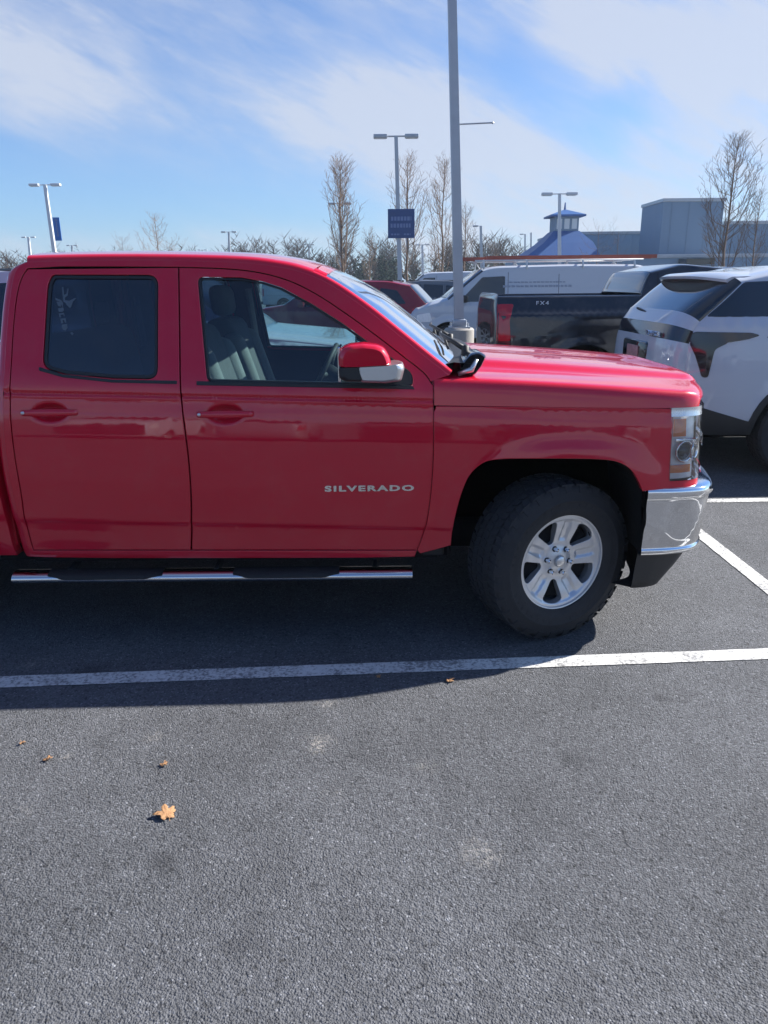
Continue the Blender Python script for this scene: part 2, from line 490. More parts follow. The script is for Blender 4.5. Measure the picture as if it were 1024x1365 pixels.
M['palepole'] = mat('pale_painted_pole', (.60, .62, .64), .45, .1, 0, .10, 3)
M['concrete'] = mat('concrete', (.36, .34, .31), .9, 0, 0, .22, 7, .6, 60, .3)
M['signblue'] = mat('blue_banner', (.015, .13, .42), .5, 0, 0, .12, 3)
M['signdark'] = mat('dark_blue_sign', (.018, .06, .19), .5, 0, 0, .2, 3)
M['signtxt'] = mat('sign_lettering', (.13, .19, .36), .5, 0, 0, .1, 8)
M['bark'] = mat('bark', (.20, .15, .115), .9, 0, 0, .3, 9, .4, 50, .2)
M['twig'] = mat('twig_bark', (.20, .145, .11), 1.0, 0, 0, .35, 3, 0, 50, .0)
M['wall'] = mat('pale_metal_wall', (.22, .32, .42), .6, 0, 0, .05, .5)  # whitish wall; blue of haze and shade put into its base colour
M['walld'] = mat('haze_blue_wall', (.16, .24, .33), .6, 0, 0, .06, .5)  # deeper wall tone, haze blue put into the base colour as well
M['roofblue'] = mat('blue_metal_roof', (.03, .10, .28), .5, .0, 0, .12, 1)
M['vanink'] = mat('faded_lettering', (.30, .34, .42), .5, 0, 0, .1, 8)
M['pane'] = mat('pale_window', (.55, .60, .62), .1, 0, .6, .1, 1)
M['leafdry'] = mat('dry_leaf', (.36, .20, .10), .8, 0, 0, .4, 45, .5, 90, .3)
M['evergreen'] = mat('evergreen_foliage', (.022, .034, .022), 1.0, 0, 0, .45, 1.5, 0, 50, .0)
M['brush'] = mat('bare_brush', (.10, .065, .045), 1.0, 0, 0, .35, .6, 0, 50, .0)
M['pad'] = mat('step_rubber', (.012, .012, .013), .6, 0, 0, .2, 30, .6, 200)
# ------------------------------------------------------------------ ground
def ground_material():
    m, G, p = newmat('asphalt')
    t = G.n.new('ShaderNodeTexCoord').outputs['Object']
    vo = G.n.new('ShaderNodeTexVoronoi'); vo.inputs['Scale'].default_value = 170; G.l.new(t, vo.inputs['Vector'])
    vo2 = G.n.new('ShaderNodeTexVoronoi'); vo2.inputs['Scale'].default_value = 95; G.l.new(t, vo2.inputs['Vector'])
    s1 = G.n.new('ShaderNodeSeparateColor'); G.l.new(vo.outputs['Color'], s1.inputs[0])
    s2 = G.n.new('ShaderNodeSeparateColor'); G.l.new(vo2.outputs['Color'], s2.inputs[0])
    stone = G.ramp(s1.outputs[0], [(0, .084), (.45, .104), (.85, .122), (.96, .155), (1.0, .24)])
    stone2 = G.ramp(s2.outputs[1], [(0, .62), (.10, .90), (.5, 1.0), (1.0, 1.14)])
    col = G.mix(1.0, stone, stone2, 'MULTIPLY')
    big = G.ramp(G.noise(t, .9, 5, .6), [(.28, .72), (.5, .98), (.75, 1.20)])
    mid = G.ramp(G.noise(t, 7, 5, .65), [(.25, .86), (.75, 1.14)])
    col = G.mix(1.0, col, big, 'MULTIPLY'); col = G.mix(1.0, col, mid, 'MULTIPLY')
    pit = G.ramp(G.noise(t, 48, 3, .65), [(.0, .30), (.33, .45), (.42, 1.0), (1, 1.0)])
    col = G.mix(1.0, col, pit, 'MULTIPLY')
    col = G.mix(1.0, col, (0.95, 0.985, 1.07), 'MULTIPLY')
    # pale scuffs of dried salt and tar
    sp = G.n.new('ShaderNodeSeparateXYZ'); G.l.new(t, sp.inputs[0])
    acc = None
    for (px, py, r, a) in [(425, 992, .050, .8), (437, 937, .042, .6), (640, 1138, .055, .7), (441, 1060, .03, .6), (568, 1022, .035, .5),
                           (205, 982, .03, .5), (45, 885, .06, .5), (88, 1008, .02, .5), (28, 1083, .03, .5), (900, 700, .1, .5), (860, 660, .1, .4)]:
        q = gp(px, py)
        dx = G.math('SUBTRACT', sp.outputs[0], q.x); dyy = G.math('SUBTRACT', sp.outputs[1], q.y)
        d = G.math('SQRT', G.math('ADD', G.math('MULTIPLY', dx, dx), G.math('MULTIPLY', dyy, dyy)))
        v = G.math('MULTIPLY', G.math('SUBTRACT', 1.0, G.smooth(d, r*.1, r*1.9)), a)
        acc = v if acc is None else G.math('MAXIMUM', acc, v)
    nm = G.math('MULTIPLY', G.smooth(G.noise(t, 60, 5, .75), .42, .60), G.smooth(G.noise(t, 17, 4, .7), .38, .62))
    rare = G.math('MULTIPLY', G.smooth(G.noise(t, 2.3, 6, .7), .66, .80), .35)
    acc = G.math('MULTIPLY', G.math('MAXIMUM', acc, rare), nm)
    col = G.mix(acc, col, (.36, .34, .31))
    dk = None
    for (px, py, r, a) in [(215, 1150, .05, .5), (470, 1010, .03, .45), (760, 1010, .06, .45), (330, 1250, .08, .4), (880, 930, .04, .5), (690, 1240, .05, .35), (120, 900, .12, .4), (560, 960, .02, .6)]:
        q = gp(px, py)
        dx = G.math('SUBTRACT', sp.outputs[0], q.x); dyy = G.math('SUBTRACT', sp.outputs[1], q.y)
        d = G.math('ADD', G.math('SQRT', G.math('ADD', G.math('MULTIPLY', dx, dx), G.math('MULTIPLY', dyy, dyy))), G.math('MULTIPLY', G.math('SUBTRACT', G.noise(t, 14, 4, .7), .5), r*1.4))
        v = G.math('MULTIPLY', G.math('SUBTRACT', 1.0, G.smooth(d, r*.3, r*1.3)), a)
        dk = v if dk is None else G.math('MAXIMUM', dk, v)
    col = G.mix(dk, col, (.035, .036, .040))
    # fine cracks
    cr = G.n.new('ShaderNodeTexVoronoi'); cr.feature = 'DISTANCE_TO_EDGE'; cr.inputs['Scale'].default_value = .33
    wv = G.n.new('ShaderNodeVectorMath'); wv.operation = 'ADD'; G.l.new(t, wv.inputs[0])
    nn = G.n.new('ShaderNodeTexNoise'); nn.inputs['Scale'].default_value = 2.6; nn.inputs['Detail'].default_value = 6; G.l.new(t, nn.inputs['Vector'])
    sc = G.n.new('ShaderNodeVectorMath'); sc.operation = 'SCALE'; sc.inputs['Scale'].default_value = .9; G.l.new(nn.outputs['Color'], sc.inputs[0])
    G.l.new(sc.outputs[0], wv.inputs[1]); G.l.new(wv.outputs[0], cr.inputs['Vector'])
    crm = G.math('MULTIPLY', G.math('SUBTRACT', 1.0, G.smooth(cr.outputs['Distance'], .0005, .0016)), G.smooth(G.noise(t, .8, 3), .56, .66))
    col = G.mix(G.math('MULTIPLY', crm, .7), col, (.02, .02, .022))
    G.l.new(col, p.inputs['Base Color'])
    p.inputs['Roughness'].default_value = .82; p.inputs['Specular IOR Level'].default_value = .35
    h = G.math('ADD', G.math('MULTIPLY', vo.outputs['Distance'], -1.0), G.math('MULTIPLY', G.noise(t, 70, 4, .7), 2.0))
    G.l.new(G.bump(h, .9, .0050), p.inputs['Normal'])
    return m
GS = 2500
gm = ground_material()
gr = mesh('ground', [(-GS, -GS, 0), (GS, -GS, 0), (GS, GS, 0), (-GS, GS, 0)], [(0, 1, 2, 3)], gm); tag(gr, kind='structure')
def line_material():
    m, G, p = newmat('road_paint')
    t = G.n.new('ShaderNodeTexCoord').outputs['Object']
    wear = G.smooth(G.math('ADD', G.noise(t, 60, 5, .7), G.math('MULTIPLY', G.noise(t, 4, 5, .65), .55)), .62, .84)
    dirt = G.ramp(G.noise(t, 9, 5, .7), [(.2, .72), (.8, 1.08)])
    col = G.mix(1.0, (.66, .66, .64), dirt, 'MULTIPLY')
    col = G.mix(G.math('ADD', G.math('MULTIPLY', wear, .88), .12), (.13, .13, .135), col)
    G.l.new(col, p.inputs['Base Color']); p.inputs['Roughness'].default_value = .7
    G.l.new(G.bump(G.noise(t, 110, 4, .6), .5, .003), p.inputs['Normal'])
    return m
lm = line_material()
def marking(a, b, w=.10, z=.004):
    a = Vector(a); b = Vector(b); d = (b-a).normalized(); n = Vector((-d.y, d.x, 0))*w/2
    L = (b-a).length; k = int(L/.05); vs = []; fs = []
    for i in range(k+1):
        p = a+d*(L*i/k); j = random.uniform(-.0016, .0016); j2 = random.uniform(-.0016, .0016)
        q = p+n*(1+j/w*2); r = p-n*(1+j2/w*2); q.z = z; r.z = z; vs += [q, r]
    for i in range(k): fs.append((2*i, 2*i+1, 2*i+3, 2*i+2))
    return tag(mesh('parking_line', vs, fs, lm), kind='structure')
La = gp(0, 910); Lb = gp(1024, 872); ld = (Lb-La).normalized()
sx = 2.20                                   # spine between the two rows of bays
marking(La-ld*4.2, La+ld*((sx-.05-La.x)/ld.x))
marking((sx, 2.2, 0), (sx, 8.65, 0))
y1 = gp(985, 668).y
marking((sx+.05, y1, 0), (sx+5.2, y1+.12, 0))
for k in range(1, 3):
    marking((sx-.05, La.y+2.95*k+.25, 0), (sx-5.4, La.y+2.95*k-.1, 0)) if k < 3 else None
marking((sx+.05, y1+2.75, 0), (sx+5.2, y1+2.87, 0)); marking((sx+.05, y1-2.75, 0), (sx+5.2, y1-2.63, 0))

# ------------------------------------------------------------------ wheels
def tyre_mesh(name, R, w, rr, parent, lugs=58, detail=True):
    """axis along local Y, outer face at -w/2"""
    mb = MB(); h = w/2
    prof = [(rr-.012, -h*.62), (rr+.004, -h*.90), (rr+.012, -h*.96), (rr+.03, -h*1.0), (rr+.034, -h*1.025), (rr+.05, -h*1.03), (rr+.075, -h*1.05), (rr+.078, -h*1.07), (rr+.088, -h*1.07),
            (rr+.092, -h*1.05), (R-.055, -h*1.02), (R-.035, -h*.98), (R-.02, -h*.92), (R-.010, -h*.80), (R-.006, -h*.4), (R-.005, 0)]
    prof = prof+[(r, -y) for (r, y) in prof[-2::-1]]
    mb.lathe(prof, 72 if detail else 28)
    if detail:
        for row, (c, wd) in enumerate([(-.78, .30), (-.42, .26), (0, .24), (.42, .26), (.78, .30)]):
            for k in range(lugs):
                a = 2*pi*(k+(.5 if row % 2 else 0))/lugs
                sk = .35 if row % 2 else -.35
                ah = pi/lugs*.74
                r0 = R-.012; r1 = R+.001
                y0 = h*(c-wd/2*1.02); y1_ = h*(c+wd/2*1.02)
                vs = []
                for (aa, yy, q) in ((-ah, y0, -1), (ah, y0, -1), (ah, y1_, 1), (-ah, y1_, 1)):
                    a2 = a+aa+sk*ah*q
                    vs.append((r0*cos(a2), yy, r0*sin(a2)))
                for (aa, yy, q) in ((-ah, y0, -1), (ah, y0, -1), (ah, y1_, 1), (-ah, y1_, 1)):
                    a2 = a+aa*.86+sk*ah*q; rr1 = r1-(.006 if row in (0, 4) and ((row == 0) == (q < 0)) else 0)
                    vs.append((rr1*cos(a2), yy*.99, rr1*sin(a2)))
                mb.add(vs, [(0, 1, 5, 4), (1, 2, 6, 5), (2, 3, 7, 6), (3, 0, 4, 7), (4, 5, 6, 7)])
        for k in range(lugs//2):                 # shoulder scallops down the sidewall
            for s in (-1, 1):
                a = 2*pi*(k+.25)/(lugs/2); ah = pi/lugs*1.15
                vs = []
                for (r, y) in ((R-.045, h*.985), (R-.008, h*.84)):
                    for aa in (-ah, ah):
                        vs.append((r*cos(a+aa), s*y, r*sin(a+aa)))
                for (r, y) in ((R-.042, h*1.03), (R-.004, h*.90)):
                    for aa in (-ah*.8, ah*.8):
                        vs.append((r*cos(a+aa), s*y, r*sin(a+aa)))
                mb.add(vs, [(4, 5, 7, 6), (0, 1, 5, 4), (1, 3, 7, 5), (3, 2, 6, 7), (2, 0, 4, 6)])
        # raised sidewall blocks in place of moulded lettering
        for k in range(46):
            a = 2*pi*k/46
            if k % 23 in (0, 1, 2, 11, 12): continue
            ah = .035; vs = []
            for (r, y) in ((rr+.052, 1.035), (rr+.070, 1.05)):
                for aa in (-ah, ah*.3): vs.append((r*cos(a+aa), -h*y, r*sin(a+aa)))
            for (r, y) in ((rr+.052, 1.05), (rr+.070, 1.065)):
                for aa in (-ah, ah*.3): vs.append((r*cos(a+aa), -h*y, r*sin(a+aa)))
            mb.add(vs, [(4, 5, 7, 6), (0, 1, 5, 4), (1, 3, 7, 5), (3, 2, 6, 7), (2, 0, 4, 6)])
    o = mb.build(name, M['rubber'], parent); return shade_angle(o, 40)
def detailed_wheel(parent, R=.398, w=.255, rr=.236):
    tw = tyre_mesh('wheel', R, w, rr, parent)
    yf = w/2*.80                                   # plane of the rim face
    def dish(u, v):
        r = sqrt(u*u+v*v)
        if r < .030: return yf-.012
        d = yf-.030+.020*smoothstep(.085, .20, r)+.010*smoothstep(.205, .222, r)
        d += .012*(1-smoothstep(.028, .085, r))
        # each spoke carries a shallow channel down its middle
        a = atan2(v, u); k = (a-radians(80))/(2*pi/5); fr = abs(k-round(k))*2*pi/5*r
        d -= .010*(1-smoothstep(.012, .026, fr))*smoothstep(.095, .12, r)*(1-smoothstep(.195, .21, r))
        return d
    outer = [(.234*cos(2*pi*k/72), .234*sin(2*pi*k/72)) for k in range(72)]
    holes = []
    for k in range(5):
        a = radians(80+36)+2*pi*k/5
        P = [(.100, -.13), (.100, .13), (.150, .245), (.205, .30), (.214, .15), (.216, 0), (.214, -.15), (.205, -.30), (.150, -.245)]
        P = [(r*cos(a+b), r*sin(a+b)) for (r, b) in P]
        holes.append(rounded(P, .018, 4))
    lugh = [(.066*cos(radians(80+60*k+30)), .066*sin(radians(80+60*k+30))) for k in range(6)]
    for (x, z) in lugh: holes.append([(x+.0135*cos(2*pi*j/14), z+.0135*sin(2*pi*j/14)) for j in range(14)])
    ex = [(r*cos(2*pi*k/60), r*sin(2*pi*k/60)) for r in (.028, .034, .2, .207, .213, .219, .224) for k in range(60)]
    rim = panel('rim', outer, M['alloy'], tw, dish, -1, holes, step=.010, edge=.0025, drop=.002, depth=.035, extra=ex, bstep=.007)
    b = MB().lathe([(.236, -yf+.004), (.242, -yf-.004), (.240, -yf-.010), (.233, -yf-.008), (.229, -yf+.003), (.226, -yf+.02), (.222, .06), (.205, .10)], 72)
    shade_angle(b.build('rim_lip', M['alloy'], tw), 40)
    b = MB().lathe([(.0, .035-yf+.02), (.20, .035-yf+.02), (.205, .10)], 40); b.build('brake_backing', M['dark'], tw)
    b = MB().lathe([(.0, -.02), (.155, -.02), (.16, -.012), (.16, .01)], 48); shade_angle(b.build('brake_disc', mat('brake_iron', (.16, .15, .145), .45, .9, 0, .2, 20), tw), 30)
    b = MB().lathe([(0, -yf-.002), (.016, -yf-.0015), (.026, -yf+.003), (.030, -yf+.012)], 30); shade_angle(b.build('centre_cap', M['satin'], tw), 40)
    for (x, z) in lugh:
        c = MB()
        T = Matrix.Translation((x, 0, z))
        c.lathe([(0, -yf-.000), (.006, -yf-.000), (.0098, -yf+.004), (.0100, -yf+.030)], 6, T); shade_angle(c.build('lug_nut', M['chrome'], tw), 30)
    c = MB(); a = radians(38); c.tube([(.205*cos(a), -yf+.012, .205*sin(a)), (.190*cos(a), -yf-.012, .190*sin(a))], .004, 6); c.build('valve_stem', M['plastic'], tw)
    return tw
SIMPLE = {}
def simple_wheel(parent, R, w, rr, spokes=7, rimmat='alloy', twin=False, x=0, y=0, side=-1, detail=False):
    key = (R, w, rr, spokes, rimmat)
    if key not in SIMPLE:
        tw = tyre_mesh('wheel', R, w, rr, None, detail=detail, lugs=44)
        mb = MB(); yf = -w/2*.72
        mb.lathe([(rr, -w/2*.93), (rr+.004, -w/2*.98), (rr-.012, -w/2*.9), (rr-.02, yf+.02), (rr-.02, .05)], 32)
        mb.lathe([(0, yf-.012), (.05, yf-.01), (.065, yf+.01), (.07, .02)], 20)
        for k in range(spokes):
            a = 2*pi*k/spokes; T = Matrix.Rotation(a, 4, 'Y')
            for da in (-.10, .10):
                p = [(.04*cos(0), yf, .010), (.04, yf, -.010), (rr-.01, yf-.012, -.011+da*rr*.7), (rr-.01, yf-.012, .011+da*rr*.7)]
                q = [(x_, yf+.03, z_) for (x_, _, z_) in p]
                mb.add([T @ Vector(v) for v in p+q], [(0, 1, 2, 3), (4, 5, 1, 0), (1, 5, 6, 2), (3, 2, 6, 7), (0, 3, 7, 4)])
        r = mb.build('rim', M[rimmat], tw); shade_angle(r, 35)
        b = MB().lathe([(0, .0), (rr-.02, .0), (rr-.015, .03)], 24); b.build('brake_backing', M['dark'], tw)
        SIMPLE[key] = tw
        o = tw; o.parent = parent
    else:
        o = copy_tree(SIMPLE[key], parent)
    o.location = (x, y, R-.004); o.rotation_euler = (0, random.uniform(0, 1), 0 if side < 0 else pi)
    return o

# ------------------------------------------------------------------ the red pickup
Y0 = 3.30; YC = Y0+1.0; RX = -.60
def table(pts, sig=.012, lo=0.0, hi=2.2, st=.002):
    n = int((hi-lo)/st)+1; raw = []
    for i in range(n):
        z = lo+i*st; v = pts[0][1] if z <= pts[0][0] else pts[-1][1]
        for (a, b) in zip(pts[:-1], pts[1:]):
            if a[0] <= z <= b[0]: v = a[1]+(b[1]-a[1])*(z-a[0])/(b[0]-a[0]); break
        raw.append(v)
    k = int(3*sig/st); W = [exp(-.5*(j*st/sig)**2) for j in range(-k, k+1)]; S = sum(W)
    sm = [sum(W[j+k]*raw[min(n-1, max(0, i+j))] for j in range(-k, k+1))/S for i in range(n)]
    def f(z):
        t = (z-lo)/st; i = int(max(0, min(n-2, t))); u = min(1, max(0, t-i)); return sm[i]*(1-u)+sm[i+1]*u
    return f
GZ = table([(.36, .925), (.42, .957), (.50, .966), (.572, .972), (.592, .988), (.66, .991), (.78, .999), (.88, 1.0), (1.0, .996), (1.10, .988), (1.18, .977),
            (1.21, .972), (1.27, .955), (1.31, .940), (1.345, .925), (1.55, .845), (1.70, .783), (1.80, .738), (1.9, .69)], .016)
_c0 = at(12, 524, Y0+.02); _c1 = at(895, 541, Y0+.03)
CRK = (_c1.z-_c0.z)/(_c1.x-_c0.x)
def crease(x): return _c0.z+(x+RX-_c0.x)*CRK       # local x
WX = .86-RX                                          # front axle, local x
HANDLES = []
def hwr(x, z):
    zz = z-(crease(x)-1.19)
    v = GZ(zz)
    v -= .010*exp(-((zz-1.19)/.0065)**2); v -= .004*(1-smoothstep(1.165, 1.19, zz))*smoothstep(1.10, 1.165, zz)
    v -= .0045*exp(-((zz-.580)/.006)**2)
    for (hx, hz) in HANDLES:
        d = ((x-hx)/.064)**2+((z-hz)/.034)**2
        if d < 4: v -= .036*exp(-(d**2.0)*1.0)
    # front wheel flare
    dx = x-WX; r = sqrt(dx*dx+(z-.42)**2)
    fl = (1-smoothstep(.50, .66, r))*(1-smoothstep(.95, 1.05, z))
    if x > WX-.8: v += .020*fl
    # front corner drawn in
    t = max(0, x+RX-1.02); v -= .20*t*t
    return v
def px2l(px, py, hw=None, y=None):
    hw = hw or hwr; yy = Y0 if y is None else y
    for _ in range(6):
        p = at(px, py, yy)
        if y is not None: break
        yy = YC-hw(p.x-RX, p.z)
    return (p.x-RX, p.z)
def PL(pts): return [px2l(a, b) for (a, b) in pts]
HANDLES += [px2l(300, 552), px2l(66, 550)]

truck = empty('pickup_truck', (RX, YC, 0), 'red crew pickup truck with chrome bumper and step bar filling the foreground', 'pickup truck')
rearc = PL([(42, 742), (33, 715), (22, 680), (13, 640), (6, 590), (4, 540), (5, 500), (8, 452), (12, 405), (17, 372), (24, 356), (36, 349)])
rearc = catmull(rearc, 4)
rooftop = catmull(PL([(36, 349), (100, 347.5), (180, 347), (260, 348), (320, 350), (360, 354), (400, 362), (440, 379), (488, 411.5), (532, 446.5), (566, 474), (599, 500)]), 5)
seam_fd = catmull(PL([(577, 508), (577, 540), (577, 580), (576, 620), (573, 660), (568, 695), (562, 715), (555, 733)]), 4)
def seg_between(P, n=6): return densify(P, .05, False)
# door outlines
rd_back = catmull(PL([(37, 359), (29, 372), (23, 395), (18, 440), (15, 492), (14, 530), (16, 575), (21, 615), (28, 655), (36, 700), (45, 733)]), 4)
rd_front = catmull(PL([(237, 357), (238, 420), (239, 500), (241, 535), (245, 570), (250, 610), (253, 650), (254, 690), (254, 733)]), 4)
rear_door = rd_back+rd_front[::-1]
fd_top = catmull(PL([(239, 357), (300, 359), (345, 364), (385, 375), (420, 392), (460, 418), (500, 447), (540, 478), (565, 498), (575, 512)]), 4)
front_door = catmull(PL([(239, 357), (240, 420), (241, 500), (243, 535), (247, 570), (252, 610), (255, 650), (256, 690), (256, 733)]), 4)[::-1]+fd_top[1:]+seam_fd[1:]
win_r = rounded(PL([(63, 380), (69, 366), (211, 366.5), (210.5, 506), (150, 505), (85, 499), (56, 491)]), .05, 5)
win_f = rounded(PL([(263, 369), (322, 370), (350, 375), (375, 383), (416, 405), (457, 431), (494, 458), (527, 480), (550, 498), (551, 515), (445, 514), (276, 510)]), .03, 4)
def rows_of(z_fn, dzs, x0, x1, st): 
    out = []
    for d in dzs:
        x = x0+random.uniform(0, st)
        while x < x1: out.append((x, z_fn(x)+d)); x += st
    return out
KINK = lambda x: crease(x)-1.19+.588
EX = rows_of(crease, (-.016, -.010, -.005, 0, .005, .010, .016), -1.6, 2.6, .016)+rows_of(KINK, (-.03, -.018, -.008, 0, .008, .018, .03), -1.6, 2.6, .02)
for (hx, hz) in HANDLES:
    for i in range(-11, 12):
        for j in range(-7, 8): EX.append((hx+i*.014+(j % 2)*.007, hz+j*.009))
def twoside(name, outline, m, parent, holes=(), **kw):
    """part on the near side, its mirror image on the far side"""
    a = panel(name, outline, m, parent, hwr, -1, holes, **kw)
    me = a.data.copy(); me.transform(Matrix.Diagonal((1, -1, 1, 1))); me.flip_normals()
    b = bpy.data.objects.new(name, me); link(b, parent)
    return a, b
fdoor, fdoor2 = twoside('front_door', front_door, M['red'], truck, [win_f], step=.03, extra=EX)
rdoor, rdoor2 = twoside('rear_door', rear_door, M['red'], truck, [win_r], step=.03, extra=EX)
def offs(P, e): return inset(P, e)
# frame: everything of the cab side that is not door, incl. pillars, roof rail and rocker
rock = PL([(553, 742), (480, 743.5), (300, 744), (150, 744), (60, 743), (42, 742)])
fr_front = catmull(PL([(599, 500), (590, 503), (580, 506)]), 2)
cab_outer = rearc[:-1]+rooftop+PL([(584, 505)])+[(x+.003, z) for (x, z) in seam_fd][0:]+PL([(553, 742)])+rock[1:-1]
doors_hole = rd_back+[(x, z) for (x, z) in PL([(100, 733), (254, 733), (256, 733), (400, 733)])]+seam_fd[::-1]+fd_top[::-1]+PL([(239, 357), (237, 357), (150, 356.5), (80, 356.5)])
dh = densify(doors_hole, .03)
dh = inset(dh, -.0045)
# clip so that the hole stays inside the outer line along the front shut line
lim = {}
def clampx(p):
    # x limit of the front shut line at this height
    best = min(seam_fd, key=lambda q: abs(q[1]-p[1])); return (min(p[0], best[0]-.001), p[1]) if p[1] < seam_fd[0][1] else p
dh = [clampx(p) for p in dh]
cab_outer = densify(cab_outer, .03)
cabf, cabf2 = twoside('cab_frame', cab_outer, M['red'], truck, [dh], step=.05, extra=rows_of(crease, (-.01, -.005, 0, .005, .01), -1.6, -1.0, .02), edge=.003, drop=.002)
# dark sheet added behind the shut lines, so the gaps read as shade
inner = inset(densify(cab_outer, .04), .012)
wr2 = inset(win_r, -.012); wf2 = inset(win_f, -.012)
hw_in = lambda x, z: hwr(x, z)-.035
for s in (-1, 1):
    panel('seam_backing', inner, M['dark'], truck, hw_in, s, [wr2, wf2], step=.10, depth=0, bstep=.05)
# window trim, glass
for s, (fd_, rd_) in ((-1, (fdoor, rdoor)), (1, (fdoor2, rdoor2))):
    for (w, d_, gm_, nm) in ((win_f, fd_, 'sideglass', 'front'), (win_r, rd_, 'tint', 'rear')):
        ring = inset(densify(w, .03), .0035); hole = inset(densify(w, .03), .017)
        if nm == 'front': hole = inset(densify(w, .03), .012)
        panel('window_seal', ring, M['plastic'], d_, lambda x, z: hwr(x, z)-.006, s, [hole], step=.03, edge=.002, drop=.002, depth=.03)
        panel('window', inset(densify(w, .04), .006), M[gm_], d_, lambda x, z: hwr(x, z)-.014, s, (), step=.10, depth=0)
    # belt moulding that runs under both windows
    panel('belt_moulding', rounded(PL([(262, 508), (550, 514.5), (553, 519), (262, 513.5)]), .004, 2), M['plastic'], fd_, lambda x, z: hwr(x, z)+.004, s, (), step=.03, edge=.002, depth=.012)
    panel('belt_moulding', rounded(PL([(52, 489), (84, 499), (150, 506), (236, 507.5), (236, 512), (150, 510), (84, 503), (52, 494)]), .004, 2), M['plastic'], rd_, lambda x, z: hwr(x, z)+.004, s, (), step=.03, edge=.002, depth=.012)
    # sail panel at the mirror
    panel('sail_panel', rounded(PL([(503, 466), (527, 482), (548, 500), (549, 513), (500, 513)]), .012, 3), M['plastic'], fd_, lambda x, z: hwr(x, z)-.008, s, (), step=.04, edge=.002, depth=.02)
    # quarter-window bar ahead of the glass
    panel('division_bar', PL([(262, 370), (266, 370), (278, 508), (268, 508)]), M['plastic'], fd_, lambda x, z: hwr(x, z)-.010, s, (), step=.04, edge=.002, depth=.02)
# fender
arch = catmull(PL([(601, 727), (604, 703), (609, 680), (616, 656), (626, 634), (643, 618), (664, 612.5), (700, 611.5), (760, 611.5), (800, 612.5), (824, 616), (841, 626), (851, 641), (857, 655)]), 4)
nose_edge = PL([(893, 652), (895, 600), (898, 548)])
hoodseam = catmull(PL([(898, 545), (860, 544), (800, 543.2), (700, 542.2), (640, 541.8), (582, 541.5)]), 4)
fender = arch+PL([(870, 653.5)])+nose_edge+hoodseam+[(x+.0055, z) for (x, z) in seam_fd if z < hoodseam[-1][1]-.01]+PL([(560, 738), (580, 733)])
FEX = [(WX+r*cos(a), .42+r*sin(a)) for r in (.50, .53, .56, .60, .64, .68) for a in [pi*k/70 for k in range(-4, 75)]]
FEX += rows_of(KINK, (-.03, -.018, -.008, 0, .008, .018, .03), 0, 1.6, .02)
fend, fend2 = twoside('fender', densify(fender, .03), M['red'], truck, (), step=.028, extra=FEX, depth=.03)
# wheel-arch liner
for s in (-1, 1):
    vs = []; fs = []
    A = [px2l(601, 742)]+densify(arch, .03, False)+[px2l(857, 742)]
    for (x, z) in A: vs += [(x, s*(hwr(x, z)-.02), z+.006), (x, s*.45, z+.006)]
    for i in range(len(A)-1): fs.append((2*i, 2*i+1, 2*i+3, 2*i+2))
    k = len(vs); vs += [(x, s*.45, z+.006) for (x, z) in A]; fs.append(tuple(range(k, k+len(A))))
    mesh('wheel_arch_liner', vs, fs, M['dark'], truck)
# hood: side apron + ridge + dome
def hood_row(x, ztop, c, cw, hv):
    """c = height of centre over the shut line"""
    r = .62*c if False else c
    k = c/.150
    P = [(0, 0), (.004, .03*k), (.009, .058*k), (.016, .080*k), (.026, .094*k), (.042, .1005*k), (.085, .1045*k), (.15, .1085*k), (.25, .112*k), (.33, .116*k), (.365, .124*k), (.395, .138*k), (.44, .147*k), (.60, .153*k), (.78, .154*k), (hv, .152*k)]
    return catmull(P, 2)
rows = []
xs = [px2l(578.3, 541.5)[0]+.002+i*(px2l(898, 545)[0]-px2l(578.3, 541.5)[0])/30 for i in range(31)]
hs0 = px2l(582, 541.5); hs1 = px2l(898, 545)
for i, x in enumerate(xs):
    t = i/30; z = hs0[1]+(hs1[1]-hs0[1])*t+.004
    hv = hwr(x, z)
    c = .180-.030*t-.042*t**2.2
    rows.append((x, z, 0, 1, hv, hood_row(x, z, c, 0, hv)))
# nose of the hood rolls over
xe, ze = rows[-1][0], rows[-1][1]; hv = rows[-1][4]
for j in range(1, 9):
    a = j/8*pi/2
    x = xe+.085*sin(a)
    hvj = hv-.035*(1-cos(a))-.012*sin(a)
    c = rows[30][5][-1][1]
    sec = [(i_, o_*(.42+.58*cos(a)) if o_ > 0 else 0) for (i_, o_) in hood_row(x, ze, c, 0, hvj)]
    sec = [(i_+ (0 if k_ < 0 else 0), o_) for k_, (i_, o_) in enumerate(sec)]
    rows.append((x, ze, 0, 1, hvj, sec))
